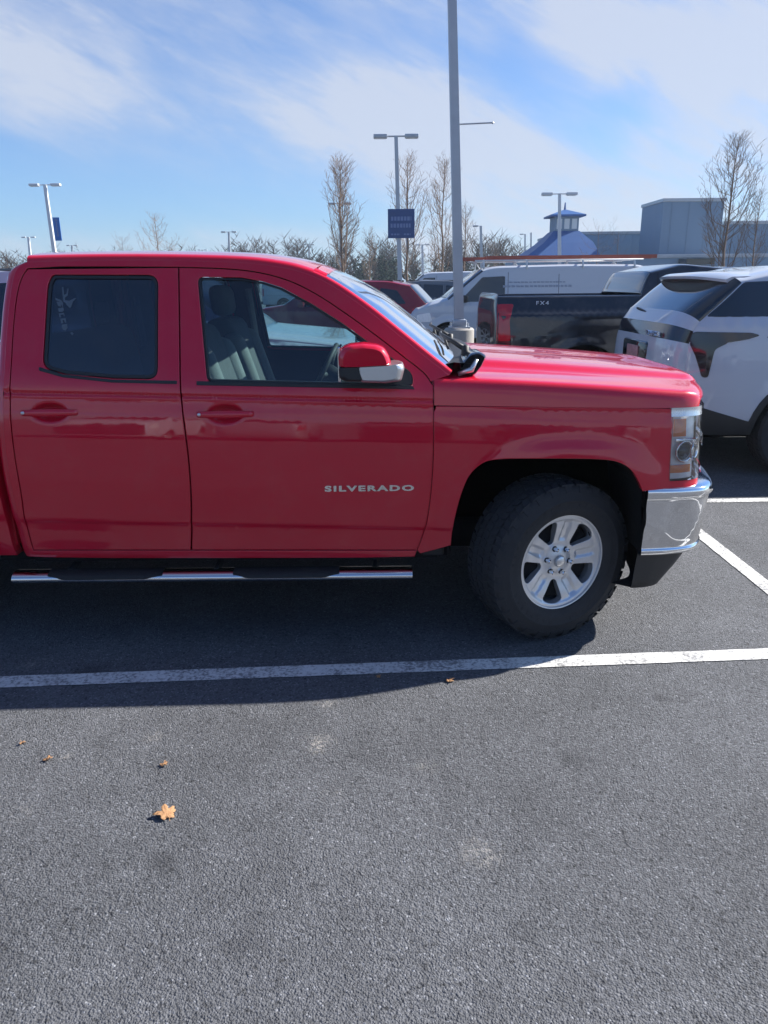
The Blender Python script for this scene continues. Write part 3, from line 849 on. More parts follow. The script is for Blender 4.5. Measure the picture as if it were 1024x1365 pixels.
# bow the leading edge forward in plan
hood = strip('hood', rows, M['red'], truck)
for v in hood.data.vertices:
    t = smoothstep(xe-.9, xe+.06, v.co.x); u = 1-min(1, abs(v.co.y)/.98)**3.5
    v.co.x += .21*t*t*u
hood.data.update()
def curve_grid(name, secs, mt, parent, smooth=True, closed=False):
    """secs: list of polylines (3D) with equal length"""
    n = len(secs[0]); vs = [p for s_ in secs for p in s_]; fs = []
    for i in range(len(secs)-1):
        for j in range(n-1): fs.append((i*n+j, i*n+j+1, (i+1)*n+j+1, (i+1)*n+j))
    return mesh(name, vs, fs, mt, parent, smooth)
def plan_nose(x0, hv, reach, r, n=20, back=.0):
    """plan curve from the side, round the corner (radius r), across the bowed front to the centre"""
    P = [(x0, -hv)]
    if back: P.insert(0, (x0-back, -hv))
    pts = [(x0, hv), (x0+.40*r, hv-.010), (x0+.78*r, hv-.045), (x0+.96*r, hv-.10), (x0+1.08*r, hv-.17), (x0+r+.35*(reach-r), hv-.27), (x0+r+.72*(reach-r), hv*.45), (x0+reach, 0)]
    c = catmull(pts, 6)
    L = [(x, -y) for (x, y) in c]
    return L+[(x, y) for (x, y) in c[-2::-1]]
# headlamp + grille zone: x0 = shut line at px 898
nx0, nzt = px2l(899, 543); _, nzb = px2l(896, 650)
hvn = hwr(nx0, .9)
def nose_sec(z):
    t = (z-nzb)/(nzt-nzb)
    h = hwr(nx0, z); return [Vector((x-.012*t, y, z)) for (x, y) in plan_nose(nx0-.002, h, .30+.02*(1-t), .185)]
def nose_part(name, z0, z1, j0, j1, mt, parent, off=0.0, n=8, mirror=True, bulge=0.0):
    secs = []
    for i in range(n+1):
        z = z0+(z1-z0)*i/n; S = nose_sec(z)[j0:j1+1]; out = []
        for j, p in enumerate(S):
            a = S[max(0, j-1)]; b = S[min(len(S)-1, j+1)]; d = (b-a); nn = Vector((d.y, -d.x, 0)).normalized()
            if nn.x < 0 and nn.y > 0: nn = -nn
            bb = bulge*sin(pi*i/n)*sin(pi*j/(len(S)-1))
            out.append(p+nn*(off+bb))
        secs.append(out)
    o = curve_grid(name, secs, mt, parent)
    if mirror:
        me = o.data.copy(); me.transform(Matrix.Diagonal((1, -1, 1, 1))); me.flip_normals()
        q = bpy.data.objects.new(name, me); link(q, parent); return o, q
    return o, None
zlb = px2l(899, 640)[1]; zlt = nzt-.002
JL = 20
NT = len(nose_sec(.9))-1
# lamp housing set back, clear lens in front, lamps inside
hl, hl2 = nose_part('headlight', zlb, zlt, 0, JL, M['reflector'], truck, off=-.030, n=10)
for h_, s in ((hl, 1), (hl2, -1)):
    def sub(nm, z0, z1, j0, j1, mt, off, bulge=0.0):
        o, _ = nose_part(nm, z0, z1, j0, j1, mt, h_, off=off, mirror=False, n=6, bulge=bulge)
        if s < 0: o.data.transform(Matrix.Diagonal((1, -1, 1, 1))); o.data.flip_normals()
        return o
    dz_ = zlt-zlb
    sub('lens', zlb, zlt, 0, JL, M['lampglass'], .002)
    sub('marker_lamp', zlb+dz_*.60, zlb+dz_*.84, 2, 7, M['amber'], -.016, .006)
    sub('turn_signal', zlb+dz_*.09, zlb+dz_*.20, 1, 10, M['amber'], -.016, .004)
    sub('top_trim', zlb+dz_*.88, zlt, 0, JL, M['satin'], .004)
    sub('bezel', zlb+dz_*.53, zlb+dz_*.57, 3, JL, M['chrome'], -.010, .006)
    S_ = nose_sec(zlb+dz_*.38)
    for jj, rr_, zf in ((7, .050, .385), (13, .046, .385)):
        S_ = nose_sec(zlb+dz_*zf); p_ = S_[jj]; d_ = (S_[jj+1]-S_[jj-1]).normalized(); nn = Vector((d_.y, -d_.x, 0)).normalized()
        if nn.x < 0 and nn.y > 0: nn = -nn
        Rm = nn.to_track_quat('Y', 'Z').to_matrix().to_4x4(); Tm = Matrix.Translation(p_-nn*.020) @ Rm
        for nm_, pr, mt_ in (('projector_ring', [(rr_, -.006), (rr_+.004, .004), (rr_, .010), (rr_-.010, .004), (rr_-.016, -.008)], 'chrome'), ('projector', [(0, .010), (rr_*.35, .007), (rr_*.62, -.002), (rr_*.72, -.012)], 'gloss')):
            mb_ = MB().lathe(pr, 28, Tm); o_ = mb_.build(nm_, M[mt_], h_, True)
            if s < 0: o_.data.transform(Matrix.Diagonal((1, -1, 1, 1))); o_.data.flip_normals()
# red strip under the lamp and red/chrome nose
nose_part('nose_panel', nzb, zlb-.003, 0, NT//2, M['red'], truck)
o, _ = nose_part('nose_filler', zlb, zlt, 0, NT, M['dark'], truck, off=-.05, mirror=False)
g_, _ = nose_part('grille', zlb+.02, zlt, JL, NT-JL, M['gloss'], truck, off=-.02, mirror=False)
for (a, b) in ((.02, .10), (.40, .58), (.92, 1.0)):
    o, _ = nose_part('grille_bar', zlb+(zlt-zlb)*a, zlb+(zlt-zlb)*b, JL, NT-JL, M['chrome'], g_, off=.012, mirror=False, n=4, bulge=.01)
# bumper
bx0 = px2l(860, 690)[0]; bzt = px2l(860, 651)[1]; bzb = px2l(860, 741)[1]
def bumper_sec(z0, dx, dh, reach):
    h = hwr(bx0, .7)+.006
    return [Vector((x+dx*min(1, max(0, (x-bx0)/.2)), y, z0)) for (x, y) in plan_nose(bx0, h-dh, reach, .34)]
BH = bzt-bzb
bprof = [(1.0, -.07, .075), (.995, -.035, .04), (.985, -.012, .016), (.965, -.002, .004), (.93, .004, .0), (.86, .008, .0), (.84, .004, .003), (.82, -.004, .006), (.70, -.010, .006), (.5, -.014, .008), (.3, -.020, .012), (.14, -.028, .018), (.11, -.022, .014), (.07, -.02, .013), (.03, -.03, .02), (0, -.06, .05)]
bprof = catmull(bprof, 2)
secs = []
for (t, dx, dh) in bprof:
    z = bzb+BH*t; S = bumper_sec(z, dx, dh, .50)
    n_ = len(S)
    for j, p in enumerate(S):       # pressed V fold on the wrap-round, rising at the outer corner
        jj = min(j, n_-1-j); u = jj/(n_/2)
        tt = t
        f = abs((u-.22)-.30*(tt-.15)) ; f2 = abs((u-.22)+.55*(tt-.15))
        k = .010*(max(0, 1-f/.07)+max(0, 1-f2/.07))*smoothstep(.12, .2, tt)*(1-smoothstep(.72, .82, tt))
        sgn = -1 if p.y < 0 else 1
        S[j] = p+Vector((k*.6, sgn*k*.8, 0))
    secs.append(S)
bump = curve_grid('front_bumper', secs, M['chrome'], truck)
v0x = bx0-.01
secs = []
for (z, rx, dh) in [(bzb+.012, .42, .03), (bzb-.03, .40, .04), (bzb-.08, .36, .05), (bzb-.13, .31, .06), (px2l(858, 783)[1], .26, .07)]:
    secs.append([Vector((x, y, z-(.0))) for (x, y) in plan_nose(v0x, hwr(bx0, .7)-dh, rx, rx*.68)])
zl_ = secs[-1][0].z
secs.append([Vector((p.x*.98+.02*bx0, p.y*.97, zl_-.006)) for p in secs[-1]])
secs.append([Vector((p.x-.12, p.y*.9, zl_)) for p in secs[-2]])
val = curve_grid('air_dam', secs, M['plastic'], truck)
# end caps of bumper and dam
for s in (-1, 1):
    P = [Vector((bx0, s*abs(S[0].y), S[0].z)) for S in [bumper_sec(bzb+BH*t, dx, dh, .50) for (t, dx, dh) in bprof]]
    mesh('bumper_end', P+[Vector((p.x+.02, s*(abs(p.y)-.09), p.z)) for p in P], [(i, i+1, len(P)+i+1, len(P)+i) for i in range(len(P)-1)], M['dark'], bump)
# cowl, roof and windscreen strips (follow the roof line of the cab side)
RT = rooftop
def nrm2(P):
    out = []
    for i in range(len(P)):
        a = P[max(0, i-1)]; b = P[min(len(P)-1, i+1)]; tx, tz = b[0]-a[0], b[1]-a[1]; L = sqrt(tx*tx+tz*tz); out.append((-tz/L, tx/L))
    return out
RN = nrm2(RT)
RN = [((RN[max(0, i-2)][0]+RN[i][0]+RN[min(len(RN)-1, i+2)][0])/3, (RN[max(0, i-2)][1]+RN[i][1]+RN[min(len(RN)-1, i+2)][1])/3) for i in range(len(RN))]
iw = min(range(len(RT)), key=lambda i: abs(RT[i][0]-px2l(418, 369)[0]))
def rrow(i, c, kind):
    x, z = RT[i]; h = hwr(x, z)-.002
    if kind == 'roof': P = [(0, 0), (.006, c*.28), (.02, c*.42), (.045, c*.50), (.07, c*.54), (.15, c*.68), (.3, c*.84), (.5, c*.95), (h, c)]
    else: P = [(0, 0), (.004, .014), (.010, .020), (.022, .024), (.045, .036), (.13, c*.55), (.3, c*.80), (.5, c*.93), (h, c)]
    return (x, z, RN[i][0], RN[i][1], h, catmull(P, 2))
def croof(i):
    return .062
strip('roof', [rrow(i, .062, 'roof') for i in range(0, iw+1)], M['red'], truck)
# pillar skin (red, outer 45 mm) and glass inside it
prow = [rrow(i, .062+.035*smoothstep(iw, iw+10, i), 'ws') for i in range(iw, len(RT))]
strip('windshield_pillar', prow, M['red'], truck, 0, 3/32*2 if False else 6/32)
strip('windshield_pillar', prow, M['red'], truck, 1-6/32, 1)
strip('windshield', prow, M['windshield'], truck, 6/32, 26/32, off=-.003)
hdr = [rrow(i, .062, 'ws') for i in range(iw, iw+3)]
strip('windshield_header', hdr, M['red'], truck, 6/32, 26/32, off=.001)
# back of cab
RC = rearc[::-1]
RCN = nrm2(RC); 
brow = []
for i, (x, z) in enumerate(RC):
    h = hwr(x, z)-.002; c = .05
    brow.append((x, z, RCN[i][0] if RCN[i][0] < 0 else -RCN[i][0], RCN[i][1] if False else 0, h, catmull([(0, 0), (.006, c*.4), (.02, c*.7), (.05, c*.9), (.2, c), (.5, c), (h, c)], 2)))
ib = min(range(len(RC)), key=lambda i: abs(RC[i][1]-1.32)); it = min(range(len(RC)), key=lambda i: abs(RC[i][1]-1.72))
strip('cab_back', brow[ib:], M['red'], truck)
strip('cab_back', brow[:it+1], M['red'], truck)
strip('cab_back_pillar', brow[it:ib+1], M['red'], truck, 0, 4/24); strip('cab_back_pillar', brow[it:ib+1], M['red'], truck, 20/24, 1)
strip('rear_window', brow[it:ib+1], M['tint'], truck, 4/24, 20/24, off=-.003)
# cowl and wipers
cx, cz = px2l(600, 500)
mb = MB()
vs = []; fs = []
for k in range(25):
    y = -.90+1.8*k/24; b = .10*(1-(abs(y)/.9)**2.2)
    vs += [(cx-.10+b, y, cz+.030+.3*b*.3), (cx+.02+b*.9, y, cz+.052+.2*b), (cx+.11+b*.6, y, cz+.045+.2*b)]
for k in range(24):
    for j in range(2): fs.append((3*k+j, 3*k+j+1, 3*k+j+4, 3*k+j+3))
o = mesh('cowl', vs, fs, M['plastic'], truck, True)
for (yb, yt) in ((-.72, -.05), (.10, .72)):
    w = MB(); z0 = cz+.085
    w.tube([(cx+.085, yb, z0+.012), (cx+.03, yb+.05, z0+.045), (cx-.01, yb+.25, z0+.065), (cx+.0, (yb+yt)/2, z0+.07)], [.014, .011, .008, .006], 8)
    w.tube([(cx+.01, yb+.02, z0+.012), (cx+.015, (yb+yt)/2, z0+.050), (cx+.02, yt, z0+.035)], [.006, .008, .005], 6)
    w.lathe([(0, .05), (.018, .045), (.02, 0)], 12, Matrix.Translation((cx+.09, yb, z0-.02)), 'Z')
    w.build('wiper', M['plastic'], truck, True)
# glossy corner cover where cowl, pillar and hood meet, with the wiper pivot beside it
for s in (-1,):
    P = [(lambda p: (p.x-RX, p.z))(at(a, b_, YC-.80)) for a, b_ in [(613, 498), (611, 489), (617, 477), (625, 469), (637, 467), (646, 472), (640, 485), (630, 498)]]
    P = rounded(P, .012, 3); n_ = len(P); vs = []; fs = []
    lay = [(.895, .86), (.885, .96), (.86, 1.0), (.70, 1.0), (.62, .8)]
    cxm = sum(p[0] for p in P)/n_; czm = sum(p[1] for p in P)/n_
    for (yy, sc_) in lay:
        for (x, z) in P: vs.append((cxm+(x-cxm)*sc_, s*yy, czm+(z-czm)*sc_))
    for i in range(len(lay)-1):
        for j in range(n_): fs.append((i*n_+j, i*n_+(j+1) % n_, (i+1)*n_+(j+1) % n_, (i+1)*n_+j))
    fs.append(tuple(range(n_))); hc = mesh('hinge_cover', vs, fs, M['gloss'], truck); shade_angle(hc, 40)
    b = MB().tube([(P[0][0]-.03, s*.90, P[0][1]+.01), (P[0][0]+.03, s*.905, P[0][1]+.03), (P[0][0]+.055, s*.90, P[0][1]+.075)], [.010, .014, .008], 8)
    b.build('cover_clip', M['satin'], hc, True)

# door handles
for (hx, hz), (d1, d2) in zip(HANDLES, ((fdoor, fdoor2), (rdoor, rdoor2))):
    for s, d_ in ((-1, d1), (1, d2)):
        secs = []
        for k in range(41):
            t = k/40; x = hx-.138+.276*t
            e = min(1, min(t, 1-t)*14); r1 = .0185*sqrt(max(0.04, 1-(1-e)**2))*(.86+.14*cos(2*pi*(t-.5)))
            y = hwr(hx, hz+.08)-.004+.030*min(1, e*1.1)
            secs.append([Vector((x, s*(y+.014*cos(a)*min(1, r1/.0185)), hz+r1*sin(a))) for a in [2*pi*j/16 for j in range(17)]])
        curve_grid('door_handle', secs, M['red'], d_)
        kb = MB().lathe([(0, -.004), (.006, -.004), (.008, 0), (.008, .01)], 14, Matrix.Translation((hx-.112, s*(hwr(hx, hz+.08)+.040), hz+.002)))
        kb.build('lock_cap', M['satin'], d_, True)
# badge
bxl, bzl = px2l(492.5, 651)
bw = px2l(552, 651)[0]-px2l(433, 651)[0]
T = Matrix.Translation((bxl, -(hwr(bxl, bzl)+.003), bzl)) @ Matrix.Rotation(pi/2, 4, 'X')
bd = text_mesh('badge', 'SILVERADO', .036, M['chrome'], fdoor, T, 1.0, .003, 1.22, .0016)
xsb = [v.co.x for v in bd.data.vertices]; k = bw/(max(xsb)-min(xsb)); c0 = (max(xsb)+min(xsb))/2
for v in bd.data.vertices: v.co.x = bxl+(v.co.x-c0)*k
bd.name = 'badge'
# mirrors
def mirror_px(px, py): p = at(px, py, Y0-.03); return (p.x-RX, p.z)
MC = mirror_px(492, 483)
def pillow(name, outline, c, y_out, depth, mt, parent, flip=1):
    P = densify(outline, .008); n = len(P); vs = []; fs = []
    lay = [(0, .80), (.006, .89), (.016, .95), (.035, .985), (.07, 1.0), (.12, 1.0), (depth-.03, .93), (depth, .80)]
    for (d, s_) in lay:
        for (x, z) in P: vs.append((c[0]+(x-c[0])*s_-.02*max(0, d-.05)/.1*0, flip*(-(y_out-d)), c[1]+(z-c[1])*s_))
    for i in range(len(lay)-1):
        for j in range(n): fs.append((i*n+j, i*n+(j+1) % n, (i+1)*n+(j+1) % n, (i+1)*n+j))
    fs.append(tuple(range(n))); fs.append(tuple(range((len(lay)-1)*n, len(lay)*n)))
    return shade_angle(mesh(name, vs, fs, mt, parent), 60)
def MP(L): return [mirror_px(a, b) for (a, b) in L]
m_red = rounded(MP([(452, 485.5), (451.5, 470), (456, 461), (466, 456.5), (485, 455), (503, 457), (512, 461), (518, 470), (522, 482.5), (476, 485)]), .012, 3)
m_drk = rounded(MP([(452, 486.5), (476, 486), (478, 496), (482, 505.5), (462, 505), (453, 500)]), .006, 2)
m_gry = rounded(MP([(477, 486), (523, 483.3), (536, 481), (539, 488), (535, 504), (515, 507), (482.5, 506), (479, 497)]), .008, 3)
for s, d_ in ((-1, fdoor), (1, fdoor2)):
    yo = 1.165
    ms = pillow('side_mirror', m_red, MC, yo, .20, M['red'], truck, -s*-1 if False else (1 if s < 0 else -1))
    pillow('mirror_lower_cap', m_gry, MC, yo, .20, M['satin'], ms, 1 if s < 0 else -1)
    pillow('mirror_housing', m_drk, MC, yo, .20, M['plastic'], ms, 1 if s < 0 else -1)
    f = MB().box(MC[0]-.13, MC[0]-.118, s*1.14, s*.98, MC[1]-.07, MC[1]+.075, .004); f.build('mirror_glass', M['chrome'], ms)
    f = MB().tube([(MC[0]+.05, s*1.02, MC[1]-.035), (MC[0]+.085, s*.96, MC[1]-.045), (MC[0]+.10, s*.92, MC[1]-.05)], [.036, .034, .042], 10); shade_angle(f.build('mirror_arm', M['plastic'], ms), 50)
# step bar
for s in (-1, 1):
    mb = MB(); yb = 1.0
    def spx(px, py): p = at(px, py, YC-yb); return (p.x-RX, p.z)
    xa, za = spx(15, 774); xb, zb = spx(550, 769)
    n_ = 60; pts = []; ang = 14; vs = []; fs = []
    for k in range(n_+1):
        t = k/n_; x = xa+(xb-xa)*t; z = za+(zb-za)*t
        vs += [Vector((x, s*(yb-.055+.055*cos(2*pi*j/ang)), z+.029*sin(2*pi*j/ang))) for j in range(ang)]
    for k in range(n_):
        for j in range(ang): fs.append((k*ang+j, k*ang+(j+1) % ang, (k+1)*ang+(j+1) % ang, (k+1)*ang+j))
    fs.append(tuple(range(ang))); fs.append(tuple(n_*ang+j for j in range(ang)))
    sb = mesh('step_bar', vs, fs, M['steel'], truck); shade_angle(sb, 50)
    for (pa, pb) in ((62, 215), (310, 452)):
        x0, z0 = spx(pa, 766); x1, z1 = spx(pb, 766)
        n2 = 30; v2 = []; f2 = []; A = [radians(a) for a in (0, 12, 26, 42, 60, 80, 105, 130, 160)]
        for k in range(n2+1):
            t = k/n2; x = x0+(x1-x0)*t; z = za+(zb-za)*(x-xa)/(xb-xa)
            e = min(1, min(t, 1-t)/.16); e = e*e*(3-2*e)
            for a in A:
                aa = radians(75)+(a-radians(75))*(.55+.45*e) if a < radians(75) else a
                v2.append(Vector((x, s*(yb-.055+.0585*cos(aa)), z+.033*sin(aa)+.001)))
        m_ = len(A)
        for k in range(n2):
            for j in range(m_-1): f2.append((k*m_+j, k*m_+j+1, (k+1)*m_+j+1, (k+1)*m_+j))
        shade_angle(mesh('step_pad', v2, f2, M['pad'], sb), 50)
    for pxx in (88, 285, 500):
        x0, z0 = spx(pxx, 770); b = MB().tube([(x0, s*(yb-.06), z0+.01), (x0, s*.84, z0+.02), (x0, s*.78, z0+.12)], .018, 6); b.build('step_bracket', M['plastic'], sb)
# underbody
mb = MB()
mb.box(-3.45, WX+.60, -.55, .55, .36, .47); mb.box(-1.3, WX-.55, -.86, .86, .40, .46)
mb.box(WX-.50, WX+.45, -.45, .45, .30, .95); mb.box(-1.12, WX-.60, -.89, -.84, .40, .50); mb.box(-1.12, WX-.60, .84, .89, .40, .50)
mb.tube([(-3.0, -.3, .33), (-1.5, -.35, .33), (0.3, -.35, .34)], .04, 10); mb.tube([(WX, -.7, .38), (WX, .7, .38)], .045, 10)
mb.tube([(-2.2-.0, -.7, .38), (-2.2, .7, .38)], .06, 10)
mb.build('chassis', M['dark'], truck)
mb = MB(); q = px2l(585, 742); mb.box(q[0]-.08, q[0]+.03, -.90, -.70, q[1]-.02, q[1]+.14, .01); mb.build('splash_guard', M['plastic'], truck)
# firewall/engine bay block so that no light passes under the hood
mb = MB(); mb.box(WX-.62, WX-.58, -.90, .90, .45, 1.16); mb.box(WX-.58, WX+.62, -.44, .44, .9, 1.13); mb.build('firewall', M['dark'], truck)
# wheels
fw = detailed_wheel(truck)
pf = at(750.5, 754.0, Y0+.03); pc = Vector((pf.x-RX, pf.y-YC, pf.z))
st = radians(24)
nrmw = Vector((sin(st), -cos(st), 0))
ctr = pc-nrmw*.115
fw.location = (ctr.x, ctr.y, .396); fw.rotation_euler = (0, 0, st)
fw2 = copy_tree(fw, truck); fw2.location = (ctr.x, -ctr.y, .400); fw2.rotation_euler = (0, 0, pi+st)
RWX = ctr.x-3.645
for s in (-1, 1):
    r_ = copy_tree(fw, truck); r_.location = (RWX, s*.865, .400); r_.rotation_euler = (0, .5, 0 if s < 0 else pi)
# pickup bed (mostly outside the picture to the left)
bedf = PL([(22, 741), (16, 726), (6, 690), (-2, 655), (-8, 620), (-12, 570), (-13, 520), (-13, 498)])
zbt = bedf[-1][1]
ba = [(RWX+.56*cos(a)*1.0, .42+.53*sin(a)) for a in [pi*k/24 for k in range(0, 25)]]
bedo = bedf[::-1]+[(bedf[0][0]-.03, bedf[0][1])]+[(RWX+.58, bedf[0][1])]+ba+[(RWX-.6, .47), (RWX-1.05, .52), (RWX-1.06, zbt)]
BE = rows_of(KINK, (-.02, 0, .02), -5, -1.5, .05)
def hwb(x, z): return GZ(z-(crease(-1.7)-1.19))
for s in (-1, 1):
    panel('bed_side', densify(bedo, .05), M['red'], truck, hwb, s, (), step=.08, depth=.06)
mb = MB(); xb0 = bedf[-1][0]; mb.box(RWX-1.05, xb0-.02, -.90, .90, .78, .82); mb.box(xb0-.06, xb0-.02, -.92, .92, .5, zbt-.02); mb.box(RWX-1.06, RWX-1.02, -.92, .92, .5, zbt-.01)
mb.build('bed_floor', M['red'], truck)
mb = MB(); mb.box(RWX-.6, RWX+.6, -.86, -.5, .70, .78); mb.box(RWX-.6, RWX+.6, .5, .86, .70, .78); mb.box(RWX-1.05, xb0, -.86, .86, .45, .5); mb.build('bed_underside', M['dark'], truck)
# interior
def rbox(x0, x1, y0, y1, z0, z1, bv, shear=0.0):
    b = MB().box(x0, x1, y0, y1, z0, z1, bv)
    for v in b.v: v.x += -shear*(v.z-z0)
    return b
def ipx(px, py, y): p = at(px, py, YC+y); return (p.x-RX, p.z)
sxl, _ = ipx(300, 500, -.4)
for yc in (-.42, .42):
    s_ = rbox(sxl-.06, sxl+.10, yc-.25, yc+.25, .98, 1.50, .05, .32); s0_ = shade_angle(s_.build('front_seat', M['fabric'], truck), 50)
    for e in (-1, 1):
        b = rbox(sxl+.02, sxl+.14, yc+e*.25-.05, yc+e*.25+.05, .98, 1.42, .045, .32); shade_angle(b.build('seat_bolster', M['fabric_l'], s0_), 50)
    b = rbox(sxl-.20, sxl-.09, yc-.15, yc+.15, 1.51, 1.69, .045, .1); shade_angle(b.build('headrest', M['fabric'], s0_), 50)
    b = rbox(sxl+.0, sxl+.50, yc-.25, yc+.25, .80, 1.0, .05); shade_angle(b.build('seat_cushion', M['fabric'], s0_), 50)
rs = rbox(-1.12, -.95, -.75, .75, .95, 1.45, .06, .2); rs_ = shade_angle(rs.build('rear_seat', M['fabric'], truck), 50)
for yc in (-.45, .45):
    b = rbox(-1.22, -1.12, yc-.14, yc+.14, 1.46, 1.62, .045); shade_angle(b.build('headrest', M['fabric'], rs_), 50)
mb = MB().box(-1.2, px2l(575, 600)[0]-.02, -.86, .86, .52, .56); mb.build('cab_floor', M['trim'], truck)
dx0 = px2l(548, 510)[0]
d_ = MB().box(dx0-.38, dx0+.14, -.84, .84, .9, 1.225, .06); dash = shade_angle(d_.build('dashboard', M['trim'], truck), 50)
swc = Vector((dx0-.50, .42, 1.16)); R_ = Matrix.Translation(swc) @ Matrix.Rotation(radians(-62), 4, 'Y')
sw = MB(); ring = [R_ @ Vector((.185*cos(a), .185*sin(a), 0)) for a in [2*pi*k/28 for k in range(29)]]
sw.tube(ring, .016, 8, False); 
for a in (0.2, pi-.2, -pi/2): sw.tube([R_ @ Vector((0, 0, -.03)), R_ @ Vector((.18*cos(a), .18*sin(a), 0))], .018, 6)
sw.tube([R_ @ Vector((0, 0, -.01)), R_ @ Vector((0, 0, -.25))], [.07, .04], 10); sw.build('steering_wheel', M['trim'], truck, True)
b = MB().box(dx0-.28, dx0-.25, -.13, .13, 1.60, 1.665, .01); b.build('rear_view_mirror', M['trim'], truck)
# grab handle, belt and headlining
b = MB()
q0 = ipx(330, 385, .70); q1 = ipx(344, 470, .72); b.tube([(q0[0], .72, q0[1]), (q1[0], .74, q1[1])], .022, 6); b.build('seat_belt', M['fabric_l'], truck)
b = MB(); q0 = ipx(182, 395, -.70); q1 = ipx(194, 460, -.72); b.tube([(q0[0], -.70, q0[1]), (q1[0], -.74, q1[1])], .016, 6); b.build('seat_belt', M['fabric_l'], truck)
b = MB().box(-1.2, .10, -.70, .70, 1.765, 1.775); b.build('headliner', M['fabric_l'], truck)
# sticker on the rear side window: antlered skull over a column of upright marks
def sticker(polys):
    vs = []; fs = []
    for P in polys:
        k = len(vs)
        for (a, b_) in P:
            x, z = px2l(a, b_); vs.append((x, -(hwr(x, z)-.0125), z))
        fs.append(tuple(range(k, k+len(P))))
    return mesh('window_sticker', vs, fs, M['sticker'], rdoor)
sticker([[(72, 397), (80, 400), (83, 404), (82, 410), (79, 403), (73, 400)], [(81, 383), (83, 382), (84, 393), (87, 392), (89, 384), (90, 385), (89, 394), (85, 397), (86, 404), (83, 402), (82, 393)],
         [(84, 400), (91, 401), (97, 398), (101, 397), (96, 402), (94, 408), (92, 411), (87, 406)], [(74, 402), (80, 403), (80, 409), (76, 408)],
         [(76, 411), (83, 410), (84, 414), (82, 416), (77, 416)], [(77, 418), (84, 417), (85, 421), (84, 422), (83, 419.5), (79, 420), (80, 423), (78, 423)],
         [(79, 425), (86, 424), (87, 430), (85, 430), (84, 426.5), (82, 427), (83, 431), (80, 431)],
         [(81, 433), (88, 432), (89, 437), (86, 441), (83, 440), (81, 437)], [(92, 444), (95, 443), (97, 445), (95, 447)]])
